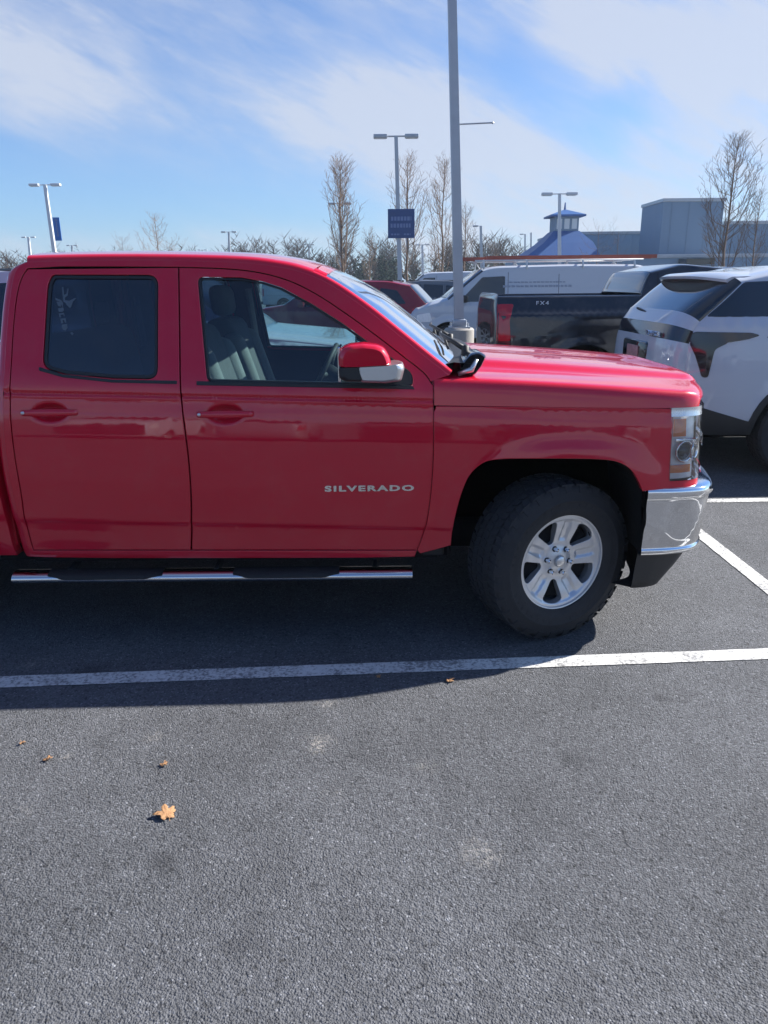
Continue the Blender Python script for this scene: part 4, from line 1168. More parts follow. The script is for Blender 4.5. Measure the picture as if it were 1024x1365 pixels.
# ------------------------------------------------------------------ other vehicles
def make_vehicle(name, spec, label=None, cat=None, group=None):
    S = spec; W = S['W']; L = S['L']; belt = S['belt']; body = M[S['mat']]
    root = empty(name, (0, 0, 0), label, cat, group)
    tum = S.get('tum', .30); sh = S.get('shoulder', .035); et = S.get('taper', .12); el = S.get('taperlen', .55)
    cx_ = L/2; arches = S['arches']; wr = S['wr']
    def hw(x, z):
        x = x+cx_; h = W/2
        if z < .55: h -= .07*((.55-z)/.3)**2
        h -= .018*((z-.85)/.35)**2 if z < belt else .018*((belt-.85)/.35)**2
        if z > belt-.03: h -= sh*smoothstep(belt-.03, belt+.03, z)+max(0, z-belt)*tum
        for (a, b) in ((el-x, 1), (x-(L-el), 1)):
            if a > 0: h -= et*(a/el)**2.2
        for xa in arches:
            r = sqrt((x-xa)**2+(z-wr)**2); h += .022*(1-smoothstep(wr+.08, wr+.24, r))*(1-smoothstep(belt-.15, belt, z))
        return h
    prof = []; segs = []
    for sg in S['segs']:
        P = chaikin(densify([(a-cx_, b) for a, b in sg['pts']], .5, False), 2) if len(sg['pts']) > 2 else densify([(a-cx_, b) for a, b in sg['pts']], .15, False)
        k0 = max(0, len(prof)-1); prof += P if not prof else P[1:]
        segs.append((sg, k0, len(prof)-1))
    N = nrm2(prof); n = len(prof)
    cs = [0]*n
    for (sg, a, b) in segs:
        for i in range(a, b+1): cs[i] = sg.get('c', .06) if cs[i] == 0 else (cs[i]+sg.get('c', .06))/2
    for _ in range(2): cs = [(cs[max(0, i-1)]+2*cs[i]+cs[min(n-1, i+1)])/4 for i in range(n)]
    rows = []
    for i, (x, z) in enumerate(prof):
        h = hw(x, z)-.002; rows.append((x, z, N[i][0], N[i][1], h, ell_sec(h, cs[i], S.get('al', .30), 12)))
    made = {}
    for (sg, a, b) in segs:
        R = rows[a:b+1]
        if sg.get('dip'):
            R = [(x, z, 0, 1, h, [(0, 0), (.01, .012), (.03, .018), (.075, .018), (.085, 0), (.09, -.40)]+[(.09+(h-.09)*k/6, -.42) for k in range(1, 7)]) for (x, z, nx, nz, h, s_) in R]
            strip(sg['name'], R, body, root); continue
        if sg.get('glass'):
            e = sg.get('frame', 5)/24
            m_ = M[sg.get('fmat')] if sg.get('fmat') else body
            strip('pillar', R, m_, root, 0, e); strip('pillar', R, m_, root, 1-e, 1)
            made[sg['name']] = strip(sg['name'], R, M['carglass'], root, e, 1-e, off=-.002)
        else: made[sg['name']] = strip(sg['name'], R, M[sg['mat']] if 'mat' in sg else body, root)
    sill = S['sill']; ar = wr+S.get('archgap', .075)
    bot = [(prof[-1][0], prof[-1][1])]
    pts = []
    for xa in sorted(arches, reverse=True):
        xc = xa-cx_; dz = sill-wr; hx = sqrt(max(.01, ar*ar-dz*dz))
        a0 = math.asin(max(-1, min(1, dz/ar)))
        pts += [(xc+ar*cos(a0+(pi-2*a0)*k/18), wr+ar*sin(a0+(pi-2*a0)*k/18)) for k in range(19)]
    out = [(x, z) for (x, z) in prof]+[(prof[-1][0]-.01, sill)]+pts+[(prof[0][0]+.01, sill)]
    out = densify(out, .07)
    for s in (-1, 1):
        sd_ = panel('body_side', out, body, root, hw, s, (), step=S.get('step', .08), edge=.004, drop=.002, depth=.03)
        for (nm, poly, mt, of) in S.get('patches', []):
            P = rounded([(a-cx_, b) for a, b in poly], .03, 3)
            panel(nm, P, M[mt], root, hw, s, (), step=.10, edge=.003, drop=.002, depth=.01, off=of)
        for poly in S.get('seams', []):
            P = densify([(a-cx_, b) for a, b in poly], .06, False); vs = []; fs = []
            for i, (x, z) in enumerate(P):
                a = P[max(0, i-1)]; b = P[min(len(P)-1, i+1)]; d = Vector((b[0]-a[0], b[1]-a[1])).normalized()*.005
                for q in ((x-d.y, z+d.x), (x+d.y, z-d.x)): vs.append((q[0], s*(hw(*q)+.0012), q[1]))
            for i in range(len(P)-1): fs.append((2*i, 2*i+1, 2*i+3, 2*i+2))
            mesh('door_seam', vs, fs, M['dark'], sd_)
        for (hx, hz) in S.get('handles', []):
            x = hx-cx_; b = MB().tube([(x-.11, s*(hw(x, hz)-.01), hz), (x-.09, s*(hw(x, hz)+.03), hz), (x+.09, s*(hw(x, hz)+.03), hz), (x+.11, s*(hw(x, hz)-.01), hz)], .014, 6)
            b.build('door_handle', M[S.get('handlemat', S['mat'])], sd_, True)
        if 'mirror' in S:
            mx, mz = S['mirror']; x = mx-cx_
            b = MB().box(x-.07, x+.09, min(s*(hw(x, mz)+.03), s*(hw(x, mz)+.24)), max(s*(hw(x, mz)+.03), s*(hw(x, mz)+.24)), mz-.02, mz+.15, .04)
            b.tube([(x, s*(hw(x, mz)-.05), mz+.02), (x, s*(hw(x, mz)+.08), mz+.03)], .03, 6)
            shade_angle(b.build('side_mirror', M[S.get('mirmat', S['mat'])], root), 40)
        if S.get('cladding'):
            cz_ = S['cladding']; P = [(prof[0][0]+.02, sill-.01), (prof[0][0]+.02, cz_+.12)]
            for i, xa in enumerate(sorted(arches)):
                xc = xa-cx_; r2 = ar+.055; a0 = math.asin((cz_-wr)/r2)
                P += [(xc-r2*cos(a0+(pi-2*a0)*k/16), wr+r2*sin(a0+(pi-2*a0)*k/16)) for k in range(17)]
            P += [(prof[-1][0]-.02, cz_+.1), (prof[-1][0]-.02, sill-.01)]+[(x, z-.001) for (x, z) in pts]
            P2 = densify(P, .07)
            if area(P2) < 0: P2 = P2[::-1]
            panel('cladding', P2, M['plastic'], root, hw, s, (), step=.12, edge=.004, drop=.002, depth=.02, off=.006)
        for xa in arches:
            xc = xa-cx_; A = [(xc+(ar-.004)*cos(pi*k/16-.0), wr+(ar-.004)*sin(pi*k/16)) for k in range(17)]
            A = [(A[0][0], sill)]+A+[(A[-1][0], sill)]; vs = []; fs = []
            for (x, z) in A: vs += [(x, s*(W/2-.08), z), (x, s*(W/2-.50), z)]
            for i in range(len(A)-1): fs.append((2*i, 2*i+1, 2*i+3, 2*i+2))
            k = len(vs); vs += [(x, s*(W/2-.50), z) for (x, z) in A]; fs.append(tuple(range(k, k+len(A))))
            mesh('wheel_arch_liner', vs, fs, M['dark'], root)
            simple_wheel(root, wr, S.get('tw', .24), S.get('rim', wr-.14), S.get('spokes', 7), S.get('rimmat', 'alloy'), x=xc, y=s*(W/2-.155), side=s, detail=S.get('tread', False))
    b = MB(); g0 = min(arches)-cx_; g1 = max(arches)-cx_
    b.box(prof[0][0]+.12, prof[-1][0]-.12, -(W/2-.52), W/2-.52, .26, sill+.25); b.box(g0+wr+.12, g1-wr-.12, -(W/2-.10), W/2-.10, sill-.04, sill+.2)
    b.build('chassis', M['dark'], root)
    for (nm, seg, z0, z1, s0, s1, mt, of) in S.get('strips', []):
        a, b_ = next((a, b) for (sg, a, b) in segs if sg['name'] == seg)
        R = rows[a:b_+1]; key = 1 if abs(R[0][1]-R[-1][1]) > .05 else 0
        # resample between heights
        RR = []
        for i in range(9):
            zt = z0+(z1-z0)*i/8
            j = min(range(len(R)-1), key=lambda q: 0 if min(R[q][1], R[q+1][1]) <= zt <= max(R[q][1], R[q+1][1]) else 1+min(abs(R[q][1]-zt), abs(R[q+1][1]-zt)))
            p, q = R[j], R[j+1]; u = 0 if abs(q[1]-p[1]) < 1e-6 else min(1, max(0, (zt-p[1])/(q[1]-p[1])))
            RR.append(tuple(p[k]+(q[k]-p[k])*u for k in range(5))+([(c[0]+(d[0]-c[0])*u, c[1]+(d[1]-c[1])*u) for c, d in zip(p[5], q[5])],))
        strip(nm, RR, M[mt], root, s0, s1, off=of)
    for (nm, (x0, x1, y0_, y1_, z0, z1, bv), mt) in S.get('boxes', []):
        b = MB().box(x0-cx_, x1-cx_, y0_, y1_, z0, z1, bv); shade_angle(b.build(nm, M[mt], root), 40)
    root['_hw'] = 0; del root['_hw']
    return root, hw
def put(root, x, y, rz=0): root.location = (x, y, 0); root.rotation_euler = (0, 0, rz); return root

def pickup_spec(m, W=2.03):
    return dict(step=.05, W=W, L=5.85, belt=1.30, mat=m, sill=.48, wr=.41, rim=.25, arches=[1.12, 4.78], tum=.36, taper=.05, al=.28, archgap=.11, shoulder=.05,
        segs=[dict(name='tailgate', pts=[(.10, .58), (.06, .9), (.06, 1.30), (.08, 1.47)], c=.04), dict(name='bed_rail', pts=[(.08, 1.47), (1.80, 1.47)], dip=1),
              dict(name='rear_window', pts=[(1.80, 1.47), (1.88, 1.80), (1.92, 1.86)], c=.03, glass=1, frame=4), dict(name='roof', pts=[(1.92, 1.86), (2.2, 1.92), (3.0, 1.945), (3.55, 1.89)], c=.03),
              dict(name='windshield', pts=[(3.55, 1.89), (4.25, 1.36)], c=.07, glass=1, frame=3), dict(name='hood', pts=[(4.25, 1.36), (5.0, 1.28), (5.5, 1.20)], c=.05),
              dict(name='front_panel', pts=[(5.5, 1.20), (5.68, 1.10), (5.72, .85), (5.70, .55)], c=.10)],
        patches=[('window', [(2.02, 1.36), (2.06, 1.82), (2.78, 1.85), (2.80, 1.37)], 'carglass', .003), ('window', [(2.88, 1.37), (2.87, 1.85), (3.42, 1.84), (4.02, 1.39)], 'carglass', .003),
                 ('tail_light', [(.07, .98), (.07, 1.40), (.26, 1.40), (.20, 1.22), (.22, .98)], 'redlens', .006), ('headlight', [(5.40, .92), (5.42, 1.14), (5.64, 1.08), (5.66, .90)], 'reflector', .006)],
        seams=[[(1.83, .52), (1.83, 1.44)], [(2.0, 1.85), (1.97, 1.3), (2.0, .55)], [(2.84, 1.86), (2.84, .55)], [(4.05, 1.36), (4.1, .55)], [(1.98, .56), (4.08, .56)]],
        handles=[(2.12, 1.22), (2.98, 1.22)], mirror=(3.95, 1.36), spokes=6,
        strips=[('tail_light', 'tailgate', .98, 1.40, 0, .09, 'redlens', .008), ('tail_light', 'tailgate', .98, 1.40, .91, 1, 'redlens', .008), ('grille', 'front_panel', .72, 1.08, .14, .86, 'gloss', .01)],
        boxes=[('rear_bumper', (-.10, .12, -.98, .98, .50, .72, .05), 'chrome'), ('licence_plate', (.035, .05, -.16, .16, .76, .90, .003), 'decal'), ('front_bumper', (5.55, 5.85, -.96, .96, .45, .72, .06), 'chrome')])
def suv_spec(m, **k):
    d = dict(W=1.92, L=4.75, belt=1.08, mat=m, sill=.34, wr=.36, rim=.235, arches=[.88, 3.72], tum=.30, al=.30,
        segs=[dict(name='tailgate', pts=[(.10, .45), (.02, .7), (.03, 1.0), (.12, 1.16)], c=.11), dict(name='rear_window', pts=[(.12, 1.16), (.50, 1.58)], c=.09, glass=1, frame=4),
              dict(name='roof', pts=[(.50, 1.58), (1.0, 1.68), (2.0, 1.70), (2.75, 1.62)], c=.05), dict(name='windshield', pts=[(2.75, 1.62), (3.55, 1.14)], c=.08, glass=1, frame=3),
              dict(name='hood', pts=[(3.55, 1.14), (4.1, 1.06), (4.5, .95)], c=.06), dict(name='front_panel', pts=[(4.5, .95), (4.65, .82), (4.68, .6), (4.62, .38)], c=.14)],
        patches=[('window', [(.55, 1.20), (.78, 1.50), (1.18, 1.56), (1.20, 1.15)], 'carglass', .003), ('window', [(1.28, 1.15), (1.27, 1.57), (1.98, 1.60), (1.98, 1.12)], 'carglass', .003),
                 ('window', [(2.07, 1.12), (2.07, 1.60), (2.62, 1.56), (3.22, 1.14)], 'carglass', .003), ('tail_light', [(.06, .86), (.12, 1.12), (.42, 1.08), (.24, .88)], 'redlens', .006),
                 ('headlight', [(4.12, .80), (4.18, .93), (4.52, .86), (4.55, .76)], 'reflector', .006)],
        seams=[[(1.24, 1.58), (1.18, 1.0), (1.28, .62), (1.35, .40)], [(2.03, 1.60), (2.03, .40)], [(3.3, 1.12), (3.3, .6), (3.25, .40)], [(1.3, .40), (3.25, .40)]],
        handles=[(1.42, 1.0), (2.22, .98)], mirror=(3.05, 1.14), strips=[('tail_light', 'tailgate', .88, 1.10, 0, .16, 'redlens', .008), ('tail_light', 'tailgate', .88, 1.10, .84, 1, 'redlens', .008),
                ('grille', 'front_panel', .5, .82, .25, .75, 'gloss', .01)],
        boxes=[('licence_plate', (-.105, -.085, -.16, .16, .70, .84, .003), 'decal'), ('roof_rail', (.9, 2.5, -.64, -.60, 1.70, 1.735, .01), 'plastic'), ('roof_rail', (.9, 2.5, .60, .64, 1.70, 1.735, .01), 'plastic')])
    d.update(k); return d
def sedan_spec(m):
    return dict(W=1.82, L=4.7, belt=.93, mat=m, sill=.28, wr=.33, rim=.22, arches=[.95, 3.75], tum=.38, al=.30,
        segs=[dict(name='tail_panel', pts=[(.12, .40), (.03, .6), (.04, .85), (.12, 1.0)], c=.12), dict(name='boot_lid', pts=[(.12, 1.0), (.4, 1.05), (.75, 1.05)], c=.04), dict(name='rear_window', pts=[(.75, 1.05), (1.45, 1.38)], c=.06, glass=1, frame=3),
              dict(name='roof', pts=[(1.45, 1.38), (1.9, 1.43), (2.5, 1.38)], c=.04), dict(name='windshield', pts=[(2.5, 1.38), (3.3, .98)], c=.07, glass=1, frame=3),
              dict(name='hood', pts=[(3.3, .98), (4.0, .90), (4.4, .80)], c=.05), dict(name='front_panel', pts=[(4.4, .80), (4.6, .66), (4.62, .34)], c=.14)],
        patches=[('window', [(1.05, 1.02), (1.5, 1.28), (2.0, 1.33), (2.0, .99)], 'carglass', .003), ('window', [(2.08, .99), (2.08, 1.33), (2.42, 1.29), (3.0, .98)], 'carglass', .003),
                 ('tail_light', [(.08, .78), (.12, .96), (.42, .94), (.36, .80)], 'redlens', .006), ('headlight', [(4.05, .68), (4.1, .80), (4.45, .74), (4.48, .64)], 'reflector', .006)],
        seams=[[(2.04, 1.34), (2.04, .36)], [(3.15, .96), (3.1, .36)]], handles=[(1.5, .88), (2.2, .87)], mirror=(2.9, .98),
        strips=[('tail_light', 'tail_panel', .78, .94, 0, .25, 'redlens', .008), ('tail_light', 'tail_panel', .78, .94, .75, 1, 'redlens', .008), ('grille', 'front_panel', .42, .6, .2, .8, 'gloss', .01)])
def van_spec(m):
    return dict(W=2.0, L=5.7, belt=1.22, mat=m, sill=.42, wr=.37, rim=.21, arches=[1.35, 4.75], tum=.13, al=.25, taper=.07, shoulder=.02, rimmat='galv',
        segs=[dict(name='rear_door', pts=[(.05, .5), (.04, 1.2), (.10, 1.95)], c=.03), dict(name='roof', pts=[(.10, 1.95), (.3, 2.04), (2.0, 2.06), (3.7, 2.03), (3.95, 1.96)], c=.07),
              dict(name='windshield', pts=[(3.95, 1.96), (4.75, 1.30)], c=.10, glass=1, frame=3), dict(name='hood', pts=[(4.75, 1.30), (5.2, 1.18), (5.45, 1.08)], c=.08),
              dict(name='front_panel', pts=[(5.45, 1.08), (5.60, .95), (5.62, .5)], c=.12)],
        patches=[('window', [(3.45, 1.28), (3.45, 1.86), (3.98, 1.84), (4.52, 1.27)], 'carglass', .003), ('headlight', [(5.15, .82), (5.2, 1.03), (5.50, .98), (5.52, .80)], 'reflector', .006),
                 ('tail_light', [(.07, .9), (.07, 1.35), (.16, 1.35), (.16, .9)], 'redlens', .006)],
        seams=[[(3.38, 1.95), (3.38, .5)], [(4.55, 1.25), (4.5, .5)], [(2.2, 1.9), (2.2, .5)], [(.3, 1.75), (4.3, 1.30)][:0] or [(.3, .95), (3.35, .95)]], handles=[(3.5, 1.08)], mirror=(4.4, 1.28), mirmat='plastic',
        strips=[('grille', 'front_panel', .62, .95, .15, .85, 'gloss', .01)],
        boxes=[('front_bumper', (5.5, 5.74, -.95, .95, .42, .62, .05), 'plastic'), ('rear_bumper', (-.08, .08, -.95, .95, .45, .6, .03), 'plastic')])

# --- white SUV at the right, tail towards us
S = suv_spec('white', W=1.98, L=5.15, belt=1.34, sill=.38, wr=.385, rim=.27, arches=[1.09, 4.05], rimmat='plastic', tread=True, tum=.34, taper=.17, taperlen=.5, shoulder=.02)
S['segs'] = [dict(name='rear_bumper', pts=[(.16, .38), (.06, .46), (.02, .62)], c=.17, mat='plastic'), dict(name='tailgate', pts=[(.02, .62), (.03, .8), (.05, 1.16)], c=.17), dict(name='light_band', pts=[(.05, 1.16), (.075, 1.265)], c=.16, mat='gloss'),
             dict(name='tailgate_top', pts=[(.075, 1.265), (.12, 1.345)], c=.14), dict(name='rear_window', pts=[(.12, 1.345), (.45, 1.66)], c=.12, glass=1, frame=2, fmat='carglass'),
             dict(name='roof', pts=[(.45, 1.66), (.95, 1.755), (2.2, 1.79), (3.2, 1.70)], c=.055), dict(name='windshield', pts=[(3.2, 1.70), (4.05, 1.20)], c=.08, glass=1, frame=3),
             dict(name='hood', pts=[(4.05, 1.20), (4.6, 1.12), (4.9, 1.0)], c=.06), dict(name='front_panel', pts=[(4.9, 1.0), (5.05, .85), (5.08, .6), (5.0, .4)], c=.15)]
S['patches'] = [('window', [(.165, 1.385), (.47, 1.668), (1.25, 1.69), (1.35, 1.385)], 'carglass', .003), ('window', [(1.32, 1.39), (1.22, 1.68), (2.1, 1.70), (2.1, 1.37)], 'carglass', .003),
                ('window', [(2.18, 1.37), (2.18, 1.70), (2.9, 1.66), (3.7, 1.28)], 'carglass', .003),
                ('tail_light', [(.046, 1.166), (.072, 1.264), (.52, 1.258), (.60, 1.235), (.50, 1.205), (.30, 1.172)], 'darklens', .008),
                ('tail_light', [(.046, 1.176), (.34, 1.178), (.235, 1.12), (.205, .88), (.16, .88), (.10, 1.06)], 'darklens', .009)]
S['seams'] = [[(.66, 1.22), (1.0, 1.10), (1.25, 1.05)], [(1.42, 1.38), (1.40, .95), (1.52, .62), (1.6, .45)], [(2.14, 1.7), (2.14, .45)], [(3.6, 1.28), (3.6, .5)]]
S['handles'] = [(1.6, 1.12), (2.4, 1.12)]; S['mirror'] = (3.45, 1.3); S['cladding'] = .50
S['strips'] = [('tail_light', 'light_band', 1.185, 1.255, 0, 1, 'darklens', .006),]
S['boxes'] = [('plate_recess', (-.145, -.05, -.33, .33, .90, 1.14, .03), 'gloss'), ('licence_plate', (-.155, -.145, -.155, .155, .95, 1.09, .003), 'plate'), ('roof_rail', (.95, 2.9, -.70, -.665, 1.78, 1.81, .01), 'satin'), ('roof_rail', (.95, 2.9, .665, .70, 1.78, 1.81, .01), 'satin')]
suv, shw = make_vehicle('sport_utility', S, 'white SUV with dark rear glass and a T-shaped dark tail light band', 'SUV')
# spoiler
vs = []; fs = []; nS = 24
for k in range(nS+1):
    y = -.76+1.52*k/nS; e = (abs(y)/.76)**3
    xr = .20+.14*e-5.15/2; zt = 1.735-.035*e
    vs += [(.80-2.575, y*.985, 1.775-.055*e), (.5-2.575, y, 1.765-.05*e), (xr+.05, y, zt+.012), (xr, y, zt-.012), (xr+.01, y, zt-.035), (.44-2.575, y*.98, 1.675-.03*e)]
for k in range(nS):
    for j in range(5): fs.append((6*k+j, 6*k+j+1, 6*k+j+7, 6*k+j+6))
fs += [tuple(range(6)), tuple(nS*6+j for j in range(6))]
shade_angle(mesh('rear_spoiler', vs, fs, M['white'], suv), 40)
b = MB().tube([(.10-2.575-.10, -.05, 1.37), (.12-2.575-.12, .40, 1.42)], .012, 6); b.build('rear_wiper', M['plastic'], suv)
T = Matrix.Translation((.045-2.575-.165, -.42, 1.222)) @ Matrix.Rotation(-pi/2, 4, 'Z') @ Matrix.Rotation(pi/2, 4, 'X')
text_mesh('badge', 'TRAVERSE', .06, M['chrome'], suv, T, 1.0, .012, 1.25)
b = MB(); b.tube([(5.15*.0-2.575+.03, -.72, .44), (-2.575+.16, -.86, .44)], .012, 6); b.build('lower_trim', M['satin'], suv)
put(suv, 2.60+2.575, 6.42+.99, radians(0.5))

# --- black pickup behind the hood (short single cab)
S = pickup_spec('black'); S['L'] = 5.15; S['arches'] = [1.12, 4.08]
sh = lambda P: [((x-.70 if x > 2.3 else x), (z-.13*smoothstep(1.5, 1.8, z))) for x, z in P]
for sg in S['segs']: sg['pts'] = sh(sg['pts'])
S['patches'] = [(n_, sh(P), m_, o_) for i, (n_, P, m_, o_) in enumerate(S['patches']) if i != 0]
S['patches'][0] = ('window', [(2.06, 1.37), (2.08, 1.72), (2.70, 1.71), (3.30, 1.39)], 'carglass', .003)
S['seams'] = [[(1.83, .52), (1.83, 1.44)], [(2.0, 1.74), (1.97, 1.3), (2.0, .55)], [(3.35, 1.36), (3.4, .55)], [(1.98, .56), (3.38, .56)]]
S['handles'] = [(2.14, 1.22)]; S['mirror'] = (3.25, 1.36)
S['boxes'] = [(n_, ((q[0]-.70, q[1]-.70) if q[0] > 3 else (q[0], q[1]))+tuple(q[2:]), m_) for (n_, q, m_) in S['boxes']]
bt, bhw = make_vehicle('pickup_truck', S, 'black pickup truck with a red tail light parked behind the red hood', 'pickup truck')
bt.scale = (1, 1, 1.02)
T = Matrix.Translation((.60-2.575, -(bhw(.6-2.575, 1.40)+.002), 1.405)) @ Matrix.Rotation(pi/2, 4, 'X')
text_mesh('bed_decal', 'FX4', .065, M['decal'], bt, T, 1.3, .002, 1.2)
put(bt, 1.33+2.575, 9.12+1.015)

# --- white pickup in the next bay beyond the red truck
wt, _ = make_vehicle('pickup_truck', pickup_spec('white', 2.0), 'white pickup truck parked alongside, seen through the side windows of the red truck', 'pickup truck')
wt.scale = (1, 1, .94)
put(wt, .50-2.925, 6.02+1.0)

# --- white work van
vn, vhw = make_vehicle('work_van', van_spec('white'), 'white cargo van with orange ladders on its roof rack behind the black pickup', 'van')
vn.scale = (1, 1, .965)
put(vn, .62+2.85, 17.9+1.0, pi)
# racks and ladders are parts bolted / strapped on: rack is a part, ladders are things
rk = MB()
for x in (-2.4, -1.2, 0.1, 1.1):
    rk.tube([(x, -.86, 2.02), (x, -.80, 2.22), (x, .80, 2.22), (x, .86, 2.02)], .022, 6)
    rk.tube([(x-.12, -.82, 2.05), (x, -.80, 2.22), (x+.12, -.82, 2.05)], .015, 5)
for y in (-.8, .8): rk.tube([(-2.6, y, 2.22), (1.3, y, 2.22)], .018, 6)
rk.build('roof_rack', M['decal'], vn, True)
for (y, x0, x1, nm) in ((-.55, -2.9, 1.5, 'orange ladder lying nearer the edge of the van roof rack'), (.35, -3.0, 1.0, 'orange ladder lying farther back on the van roof rack')):
    lb = MB()
    for dy_ in (-.2, .2): lb.box(x0, x1, y+dy_-.015, y+dy_+.015, 2.17, 2.25)
    k = x0+.15
    while k < x1: lb.tube([(k, y-.2, 2.21), (k, y+.2, 2.21)], .014, 5); k += .30
    o = lb.build('ladder', M['orange']); tag(o, nm, 'ladder', 'ladders on the van roof'); o.location = (vn.location.x, vn.location.y, 0); o.rotation_euler = (0, 0, pi)
# lettering on the van side: two thin unreadable lines
lm2 = MB()
random.seed(3)
for (z, x0, x1, h) in ((1.70, -.8, .45, .035), (1.60, -.95, .65, .05)):
    x = x0
    while x < x1:
        w = random.uniform(.04, .09); s = 1
        y = vhw(x, z)+.003
        lm2.add([(x, y, z), (x+w, y, z), (x+w, y, z+h), (x, y, z+h*.8)], [(0, 1, 2, 3)]); x += w+random.uniform(.012, .03)
lm2.build('side_lettering', M['vanink'], vn)

# --- red SUV and the rest of the lot
far = {}
ms, _ = make_vehicle('sport_utility', suv_spec('maroon'), 'dark red SUV with its tail towards the light pole, seen past the windshield', 'SUV')
put(ms, 1.30-2.375, 19.3, pi*1.0+radians(-10))
LOT = 'cars parked across the lot'
sv, _ = make_vehicle('sedan', sedan_spec('silver'), 'silver sedan parked behind the base of the nearest light pole', 'sedan', LOT)
put(sv, 2.35, 23.6, pi)
gs, _ = make_vehicle('sport_utility', suv_spec('grey'), 'dark grey SUV between the dark red SUV and the white van', 'SUV', LOT); put(gs, 1.1, 28.5, pi)
wv, _ = make_vehicle('work_van', van_spec('white'), 'far white van just left of the nearest light pole', 'van', LOT); put(wv, 3.1, 37, pi)
ns, _ = make_vehicle('sedan', sedan_spec('black'), 'black sedan far off beside the dark red SUV', 'sedan', LOT); put(ns, -.6, 31, 0)
wsv, _ = make_vehicle('sport_utility', suv_spec('white'), 'white SUV at the far left behind the red truck', 'SUV', LOT); put(wsv, -8.2, 13.2, 0)
def dupv(src, x, y, rz, label):
    c = copy_tree(src); put(c, x, y, rz); c['label'] = label; c['group'] = LOT; return c
dupv(sv, -9.4, 16.2, pi, 'silver sedan at the far left behind the cab of the red truck')
dupv(gs, -10.5, 19.2, 0, 'dark grey SUV at the far left behind the cab of the red truck')
dupv(wsv, 9.6, 33, pi, 'white SUV far off in front of the pale building')
dupv(ns, 5.6, 41, 0, 'black sedan in the far row below the bare trees')
dupv(wsv, 1.6, 45, pi, 'white SUV in the far row below the two-headed lamp')
dupv(sv, 8.2, 47, 0, 'silver sedan in the far row near the blue-roofed tower')
dupv(wv, -4.5, 48, 0, 'far white van behind the windshield of the red truck')

# cars added out of view behind the viewer, only to be reflected in the doors
for src, x, rz, lab in ((wsv, -5.2, pi/2, 'white SUV added behind the viewer, mirrored in the rear door of the red truck'), (sv, -2.3, -pi/2, 'silver sedan added behind the viewer, mirrored in the front door of the red truck'),
                        (gs, .5, pi/2, 'dark grey SUV added behind the viewer, mirrored below the side mirror of the red truck'), (ns, 3.3, pi/2, 'black sedan added behind the viewer, mirrored in the fender of the red truck'),
                        (wsv, 6.1, -pi/2, 'white SUV added behind the viewer, mirrored at the nose of the red truck')):
    dupv(src, x, -9.5, rz, lab)
# ------------------------------------------------------------------ light poles
def lamp_head(parent, x, mat_='galv', L=.62):
    s = 1 if x > 0 else -1
    b = MB().box(min(x, x+s*L), max(x, x+s*L), -.17, .17, -.10, .06, .03)
    h = shade_angle(b.build('lamp_head', M[mat_], parent), 40)
    b = MB().box(min(x+s*.06, x+s*(L-.06)), max(x+s*.06, x+s*(L-.06)), -.13, .13, -.115, -.10, .005); b.build('lens', M['pane'], h)
    return h
def light_pole(base, height, heads, label, m='galv', lean=(0, 0), w=.13, plinth=.9, rz=0, banner=None, group='parking lot light poles', arm=None):
    root = empty('light_pole', base, label, 'light pole', group, rz)
    pm = MB(); n = 8
    wa, wb = w/2, w/2*.72
    pm.add([(sx_*wa, sy_*wa, plinth) for sx_, sy_ in ((-1, -1), (1, -1), (1, 1), (-1, 1))]+[(sx_*wb+lean[0]*height, sy_*wb+lean[1]*height, height) for sx_, sy_ in ((-1, -1), (1, -1), (1, 1), (-1, 1))],
           [(0, 1, 5, 4), (1, 2, 6, 5), (2, 3, 7, 6), (3, 0, 4, 7), (4, 5, 6, 7)])
    pm.build('pole', M[m], root)
    b = MB().lathe([(0, plinth), (.225, plinth), (.255, plinth-.03), (.26, 0)], 24, None, 'Z') if w > .1 else MB().lathe([(0, plinth), (.25, plinth), (.27, plinth-.03), (.27, 0)], 12, None, 'Z')
    shade_angle(b.build('concrete_base', M['concrete'], root), 40)
    b = MB().box(-.17, .17, -.17, .17, plinth, plinth+.025, .004); b.box(-.115, .115, -.115, .115, plinth+.025, plinth+.14, .02)
    for a in (-.135, .135):
        for c in (-.135, .135): b.lathe([(0, plinth+.085), (.014, plinth+.085), (.014, plinth+.025)], 6, Matrix.Translation((a, c, 0)), 'Z')
    shade_angle(b.build('base_cover', M[m], root), 40)
    top = Vector((lean[0]*height, lean[1]*height, height))
    if heads:
        arm_ = MB().tube([top+Vector((-.42 if heads > 1 else 0, 0, -.02)), top+Vector((.42, 0, -.02))] if heads > 1 else [top+Vector((0, 0, -.02)), top+Vector((-.42, 0, -.02))], .035, 6)
        ar = arm_.build('cross_arm', M[m], root)
        for k in range(min(heads, 2)):
            h = lamp_head(root, (.40 if k == 0 else -.40) if heads > 1 else -.30, m); h.location = top+Vector((0, 0, 0))
            h.rotation_euler = (0, 0, 0)
    return root
